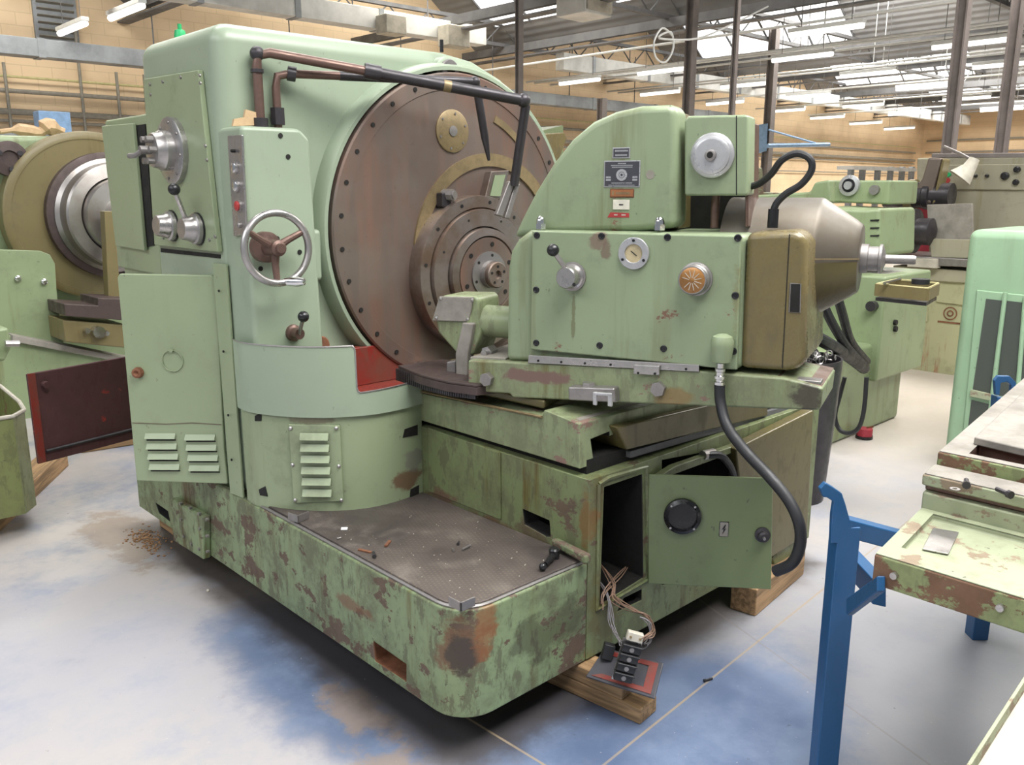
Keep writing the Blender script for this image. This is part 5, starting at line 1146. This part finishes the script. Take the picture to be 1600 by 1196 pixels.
add('back_cabinet','grey_lathe',MB().prism([hx(1432,247,LB),hx(1660,243,LB),hx(1660,440,LB),hx(1432,425,LB)],(.6,0,0)),gl2,.02)
cpn=add('control_fascia','grey_lathe',MB().prism([hx(1470,258,LB),hx(1660,256,LB),hx(1660,298,LB),hx(1470,296,LB)],(-.03,0,0)),gl2,.008)
kb=MB()
for px,py,r_ in ((1571,275,.035),(1590,265,.028),(1588,285,.026),(1525,275,.016),(1543,275,.016)): kb.lathe(hx(px,py,LB-.03),-X,[(r_,0),(r_,.03),(r_*.6,.04),(.001,.04)],16)
add('fascia_knobs','black',kb,cpn)
add('start_button','green_dot',MB().cyl(hx(1483,273,LB-.03),-X,.02,.02,12),cpn); add('stop_button','label_red',MB().cyl(hx(1481,282,LB-.03),-X,.024,.02,12),cpn)
add('cabinet_top_rail','post_steel',MB().prism([hx(1455,240,LB),hx(1660,238,LB),hx(1660,247,LB),hx(1455,247,LB)],(.5,0,0)),gl2,.01)
add('lamp_arm','dull_steel',MB().tube([hx(1475,229,LB-.2),hx(1500,240,LB-.25),hx(1515,248,LB-.3)],.014,8),gl2)
add('work_lamp','ivory',MB().tube([hx(1523,248,LB-.3),hx(1515,262,LB-.32),hx(1500,278,LB-.35)],[.045,.06,.11],18),gl2)
add('wheel_arm','drum_brown',MB().prism([hx(1450,246,LB-.6),hx(1472,247,LB-.6),hx(1460,290,LB-.6),hx(1455,318,LB-.6),hx(1425,318,LB-.6),hx(1425,300,LB-.6),hx(1440,280,LB-.6)],(.18,0,0)),gl2,.02,3)
add('wheel_arm_side','olive',MB().prism([hx(1472,247,LB-.6),hx(1475,250,LB-.6),hx(1462,315,LB-.6),hx(1456,319,LB-.6)],(.16,0,0)),gl2,.01)
add('spindle_motor','pipe_dark',MB().lathe(hx(1385,305,LB-.5),-Y,[(.12,0),(.12,.36),(.13,.37),(.13,.42),(.11,.43),(.11,.6)],24),gl2)
add('spindle_motor_band','olive',MB().lathe(hx(1420,306,LB-.5),-Y,[(.15,0),(.15,.06)],24),gl2)
sh=[hx(1448,320,LB-.75),hx(1518,318,LB-.75),hx(1519,352,LB-.75),hx(1519,375,LB-.75),hx(1452,375,LB-.75),hx(1450,355,LB-.75)]
add('splash_shield','worn_top',MB().prism(sh,(.04,0,0)),gl2,.004)
add('splash_shield_foot','grey_lathe',MB().prism([hx(1452,373,LB-.8),hx(1519,375,LB-.8),hx(1520,404,LB-.8),hx(1455,402,LB-.8)],(.15,0,0)),gl2,.006)
add('chuck','pipe_dark',MB().lathe(hx(1383,360,LB-.8),-Y,[(.16,0),(.16,.15),(.20,.16),(.20,.28),(.12,.30),(.12,.42),(.05,.45)],28),gl2)
add('headstock','drum_brown',MB().prism([hx(1376,336,LB-.8),hx(1402,338,LB-.8),hx(1402,395,LB-.8),hx(1376,395,LB-.8)],(.3,0,0)),gl2,.02)
add('arbor','steel',MB().tube([hx(1428,365,LB-.8),hx(1450,366,LB-.8)],.018,8),gl2)
add('red_guard','concrete_red',MB().prism([hx(1400,320,LB-.1),hx(1450,322,LB-.1),hx(1450,395,LB-.1),hx(1400,395,LB-.1)],(.03,0,0)),gl2)
add('machine_table','dull_steel',MB().prism([hx(1385,398,LX-.1),hx(1560,408,LX-.1),hx(1560,420,LX-.1),hx(1385,412,LX-.1)],(.7,0,0)),gl2,.008)
add('pale_block','stained_white',MB().prism([hx(1417,403,LX-.15),hx(1463,405,LX-.15),hx(1463,420,LX-.15),hx(1417,417,LX-.15)],(.1,0,0)),gl2,.006)
add('coolant_line','hose_brown',MB().tube([hx(1530,368,LB-.7),hx(1545,370,LB-.7),hx(1555,380,LB-.7),hx(1556,395,LB-.7)],.022,8,4),gl2)
pb_=add('button_box','ivory',MB().prism([hx(1534,398,LX-.2),hx(1558,398,LX-.2),hx(1556,422,LX-.2),hx(1534,421,LX-.2)],(.15,0,0)),gl2,.008)
add('box_buttons','green_dot',MB().cyl(hx(1539,413,LX-.2),-X,.028,.015,16),pb_); add('box_buttons_black','black',MB().cyl(hx(1550,414,LX-.2),-X,.026,.015,16),pb_)
add('yellow_side_box','tank_green',MB().prism([hx(1560,398,LX-.15),hx(1574,399,LX-.15),hx(1640,410,LX-.15),hx(1640,424,LX-.15),hx(1560,422,LX-.15)],(.3,0,0)),gl2,.01)
# mint cabinet with grille
mg=thing('ventilated_cabinet',(5.6,1.2,0),'mint green cabinet with black mesh grilles at the right edge','cabinet')
MX=5.25
body=add('cabinet_body','mint',MB().box((MX,.55,0),(MX+.75,1.80,1.43)),mg,.05,5)
zt_=hx(1528,453,MX-.006).z; 
add('front_frame','mint',MB().prism([hx(1527,453,MX),hx(1660,467,MX),hx(1660,800,MX),hx(1500,728,MX)],(-.012,0,0)),mg,.006)
def grille(a,b,c,d,name): return add(name,'mesh_grille',MB().prism([hx(*a,MX-.012),hx(*b,MX-.012),hx(*c,MX-.012),hx(*d,MX-.012)],(-.003,0,0)),mg)
grille((1541,467),(1566,470),(1548,615),(1520,610),'mesh_panel'); grille((1573,470),(1598,473),(1585,622),(1556,617),'mesh_panel'); grille((1604,474),(1650,480),(1650,640),(1592,624),'mesh_panel')
grille((1518,625),(1546,632),(1535,740),(1507,716),'mesh_panel'); grille((1555,634),(1580,640),(1575,770),(1543,745),'mesh_panel')
mb_=MB(); mb_.tube([hx(1571,457,MX-.02),hx(1540,700,MX-.02)],.012,8).tube([hx(1602,465,MX-.02),hx(1588,640,MX-.02)],.012,8); add('front_bars','mint',mb_,mg)
add('cross_strap','dusty_green',MB().prism([hx(1516,609,MX-.03),hx(1560,619,MX-.03),hx(1558,629,MX-.03),hx(1515,620,MX-.03)],(.02,0,0)),mg,.003)
# far shelving / machines in the gap
fs=thing('storage_rack',(16,9,0),'pale steel storage rack in front of the back wall above the hose loop','rack')
fb_=MB()
for px in (1330,1348,1372,1392,1410,1425): 
    p=hy(px,262,9.0); fb_.box((p.x-.06,8.95,0),(p.x+.06,9.05,p.z+.02))
p0=hy(1328,262,9.0); p1=hy(1426,262,9.0); add('uprights','duct_grey',fb_,fs)
add('shelves','duct',MB().box((p0.x,8.9,p0.z-.04),(p1.x,9.3,p0.z+.04)).box((p0.x,8.9,p0.z-.5),(p1.x,9.3,p0.z-.44)).box((p0.x,8.9,.8),(p1.x,9.3,.86)),fs)
fm=thing('far_machine',(11,7,0),'pale machine with white cover far behind the hose loop','machine')
add('body','dusty_green',MB().prism([hy(1176,262,8.5),hy(1192,262,8.5),hy(1194,300,8.5),hy(1300,305,8.5),V3(hy(1300,380,8.5).x,8.5,0),V3(hy(1176,380,8.5).x,8.5,0)],(0,.6,0)),fm,.03)
add('white_cover','white_paper',MB().prism([hy(1168,262,8.3),hy(1180,262,8.3),hy(1180,300,8.3),hy(1168,300,8.3)],(0,.3,0)),fm)
p=hx(1186,201,12.8); add('blue_notice','glass_blue',MB().prism([hx(1178,196,16.88),hx(1199,193,16.88),hx(1197,236,16.88),hx(1184,240,16.88)],(.02,0,0)),None,label='faded blue sheet hanging beside the disc box',cat='sheet')
bm=thing('far_bench',(22,12,0),'low row of pale green benches in front of the end wall','bench')
add('bench_top','dusty_green',MB().box((26,3,.85),(27.5,14,.95)),bm); add('bench_legs','duct_grey',MB().box((26.1,3.2,0),(26.2,3.3,.85)).box((26.1,8,0),(26.2,8.1,.85)).box((26.1,13.6,0),(26.2,13.7,.85)),bm)
add('green_lantern_box','far_green',MB().prism([hy(848,204,8),hy(880,196,8),V3(hy(884,222,8).x,8,0),V3(hy(848,222,8).x,8,0)],(0,.5,0)),None,label='green machine top peeping over the drum housing at right',cat='machine')

# ================================================================= BLUE TRESTLES AND BED PARTS (RIGHT FOREGROUND)
tr=thing('blue_trestle',hz(1285,1240,0),'blue steel trestle with a hooked upright in the right foreground','trestle')
L0=V3(2.04,.90,0); L0=hz(1283,1235,0)
ww=.060
ul=Rv.copy(); ul.z=0; ul.normalize(); fh=V3(Fv.x,Fv.y,0).normalized()
zl=.80
add('leg','blue_paint',MB().obox(L0+Z*zl/2,Rv,fh,Z,ww,.06,zl),tr,.004)
lp=lambda px,py:hv(px,py,L0-fh*.03,HEAD-90)
hook=[(1300,805),(1303,785),(1292,778),(1287,778),(1281,764),(1290,755),(1302,762),(1316,772),(1322,790),(1328,812),(1330,850),(1298,850)]
add('hook','blue_paint',MB().prism([lp(*a) for a in hook],fh*.018),tr,.003)
r0=lp(1328,825); r1=hz(1400,838,r0.z-.02)
cr_d=(V3(3.25,.95,0)-L0); cr_d.z=0
far=V3(3.30,.90,0)
r1=hv(1400,836,r0,-30)
add('crossbeam','blue_paint',MB().prism([hv(px,py,r0,-30) for px,py in ((1327,812),(1470,850),(1470,880),(1327,842))],fh*.04),tr,.004)
add('brace','blue_paint',MB().prism([hv(px,py,L0,38) for px,py in ((1322,935),(1370,900),(1370,925),(1322,962))],Rv*.02),tr,.004)
add('lower_beam','blue_paint',MB().prism([hv(*a,L0+fh*.45,HEAD-90) for a in ((1363,905),(1385,905),(1385,950),(1363,945))],fh*.35),tr,.004)
add('leg','blue_paint',MB().obox(V3(3.303,.939,.38),Rv,fh,Z,.06,.06,.76),tr,.004)
t2=thing('blue_trestle',(5.0,.9,0),'blue steel trestle further back with a ring lug in front of the mint cabinet','trestle')
q0=V3(4.0,1.0,0)
tp2=lambda px,py:hv(px,py,q0,HEAD-90)
add('crossbeam','blue_paint',MB().prism([tp2(1558,620),tp2(1640,640),tp2(1640,720),tp2(1553,700),],fh*.05),t2,.005)
add('lug','blue_paint',MB().prism([tp2(a,b) for a,b in ((1556,618),(1554,595),(1560,588),(1578,588),(1588,598),(1588,622),(1580,622),(1580,602),(1574,597),(1564,599),(1562,618))],fh*.02),t2,.003)
pf=tp2(1575,640); add('leg','blue_paint',MB().box((pf.x-.03,pf.y-.03,0),(pf.x+.03,pf.y+.03,pf.z)),t2,.004)
# tray casting
ZT=.84
td=thing('machine_bed',hz(1480,900,ZT),'chipped green machine bed with a shallow tray resting on the blue trestle','machine bed')
ext=lambda p,q,f:[p+(q-p)*f][0]
A1=hz(1366,866,ZT); B1=hz(1600,937,ZT); C1=hz(1463,770,ZT)
dx_=(B1-A1).normalized(); dy_=(C1-A1).normalized(); Lx=.95
out=[A1,A1+dx_*Lx,A1+dx_*Lx+dy_*.50,A1+dy_*.50]
tray=add('tray_body','edge_green',MB().prism([p-Z*.075 for p in out],(0,0,.075)),td,.006,2)
tfl=add('tray_floor','dusty_green',MB().prism([A1+dx_*.003+dy_*.003,A1+dx_*Lx,A1+dx_*Lx+dy_*.49,A1+dx_*.003+dy_*.49],(0,0,.002)),td)
i0=hz(1408,857,ZT)
for ob_ in (tray,tfl):
    cut(ob_,MB().prism([i0-Z*.015,i0+dx_*Lx-Z*.015,i0+dx_*Lx+dy_*.275-Z*.015,i0+dy_*.275-Z*.015],(0,0,.1)),'dusty_green' if ob_ is tray else None)
add('tray_inset','dusty_green',MB().prism([i0-Z*.016,i0+dx_*Lx*.9-Z*.016,i0+dx_*Lx*.9+dy_*.275-Z*.016,i0+dy_*.275-Z*.016],(0,0,.002)),td)
bo=MB()
for px,py in ((1398,899),(1564,949)):
    c_=hv(px,py,A1,math.degrees(math.atan2(dx_.y,dx_.x))); bo.cyl(c_,Vector((dx_.y,-dx_.x,0))*(-1 if Vector((dx_.y,-dx_.x,0)).dot(-A1)<0 else 1),.008,.01,10)
add('tray_bolts','steel',bo,td)
# stepped block
S0=A1+dy_*.375+dx_*.0
def blk(o,lx,ly,z0,z1,mat,name,bev=.005): return add(name,mat,MB().prism([o+Z*(z0-ZT),o+dx_*lx+Z*(z0-ZT),o+dx_*lx+dy_*ly+Z*(z0-ZT),o+dy_*ly+Z*(z0-ZT)],(0,0,z1-z0)),td,bev)
blk(S0,.95,.12,ZT-.01,ZT+.045,'dusty_green','step_lower')
blk(S0+dy_*.02,.95,.10,ZT+.045,ZT+.062,'pipe_brown','step_gap')
blk(S0-dx_*.005,.96,.105,ZT+.062,ZT+.092,'dusty_green','step_upper')
add('step_top','worn_top',MB().prism([S0-dx_*.0+dy_*.004+Z*.0925,S0+dx_*.95+dy_*.004+Z*.0925,S0+dx_*.95+dy_*.10+Z*.0925,S0+dy_*.10+Z*.0925],(0,0,.002)),td)
R0=S0+dy_*.115
rt_=blk(R0,.95,1.25,ZT+.04,ZT+.125,'edge_green','rear_table')
rtt=add('rear_table_top','worn_top',MB().prism([R0+dx_*.004+dy_*.004+Z*.126,R0+dx_*.94+dy_*.004+Z*.126,R0+dx_*.94+dy_*1.24+Z*.126,R0+dx_*.004+dy_*1.24+Z*.126],(0,0,.002)),td)
for ob_ in (rt_,rtt): cut(ob_,MB().prism([R0+dx_*.07+dy_*.035+Z*.055,R0+dx_*.42+dy_*.035+Z*.055,R0+dx_*.42+dy_*.16+Z*.055,R0+dx_*.07+dy_*.16+Z*.055],(0,0,.2)),'pipe_brown' if ob_ is rt_ else None)
add('raised_strip','worn_top',MB().prism([R0+dx_*.06+dy_*.13+Z*.128,R0+dx_*.30+dy_*.09+Z*.128,R0+dx_*.30+dy_*1.2+Z*.128,R0+dx_*.06+dy_*1.2+Z*.128],(0,0,.022)),td,.004)
p=hz(1470,846,ZT-.014)
e=[hz(a,b,ZT-.012) for a,b in ((1441,860),(1482,868),(1498,834),(1458,827))]
add('steel_sheet','steel',MB().prism(e,(0,0,.004)),None,.001,1,label='small plain steel sheet lying in the shallow green tray',cat='sheet')
zs=ZT+.0955
for k,(px,py,a) in enumerate(((1510,757,20),(1575,772,60))):
    p=hz(px,py,zs+.008); bb=thing('loose_bolt',hz(px,py,zs),['dark bolt lying on the stepped bed beside a washer','dark bolt with bent clip lying at the right end of the stepped bed'][k],'bolt','loose bolts on the bed')
    add('shank','pipe_dark',MB().cyl(p,V3(math.cos(R(a)),math.sin(R(a)),0),.006,.035,10),bb); add('head','pipe_dark',MB().cyl(p,-V3(math.cos(R(a)),math.sin(R(a)),0),.010,.010,8),bb)
add('washer','dull_steel',MB().ring(hz(1492,765,zs),Z,.006,.012,.002,20),None,label='flat washer lying on the stepped bed next to the bolt',cat='washer')
# pale plate at bottom right corner
ZP=.78
pc_=[hz(a,b,ZP) for a,b in ((1500,1210),(1601,1055),(1760,1100),(1700,1300))]
pt_=thing('machine_cover',hz(1580,1150,ZP-.1),'cream-topped steel cover with a raised edge in the bottom right corner','cover')
add('cover_plate','stained_white',MB().prism([p-Z*.045 for p in pc_],(0,0,.02)),pt_,.003)
dr=(pc_[1]-pc_[0]).normalized()
add('cover_rim','dusty_green',MB().prism([pc_[0]-dr*.02-Z*.06,pc_[1]+dr*.3-Z*.06,pc_[1]+dr*.3,pc_[0]-dr*.02],Vector((dr.y,-dr.x,0))*.006),pt_,.001)
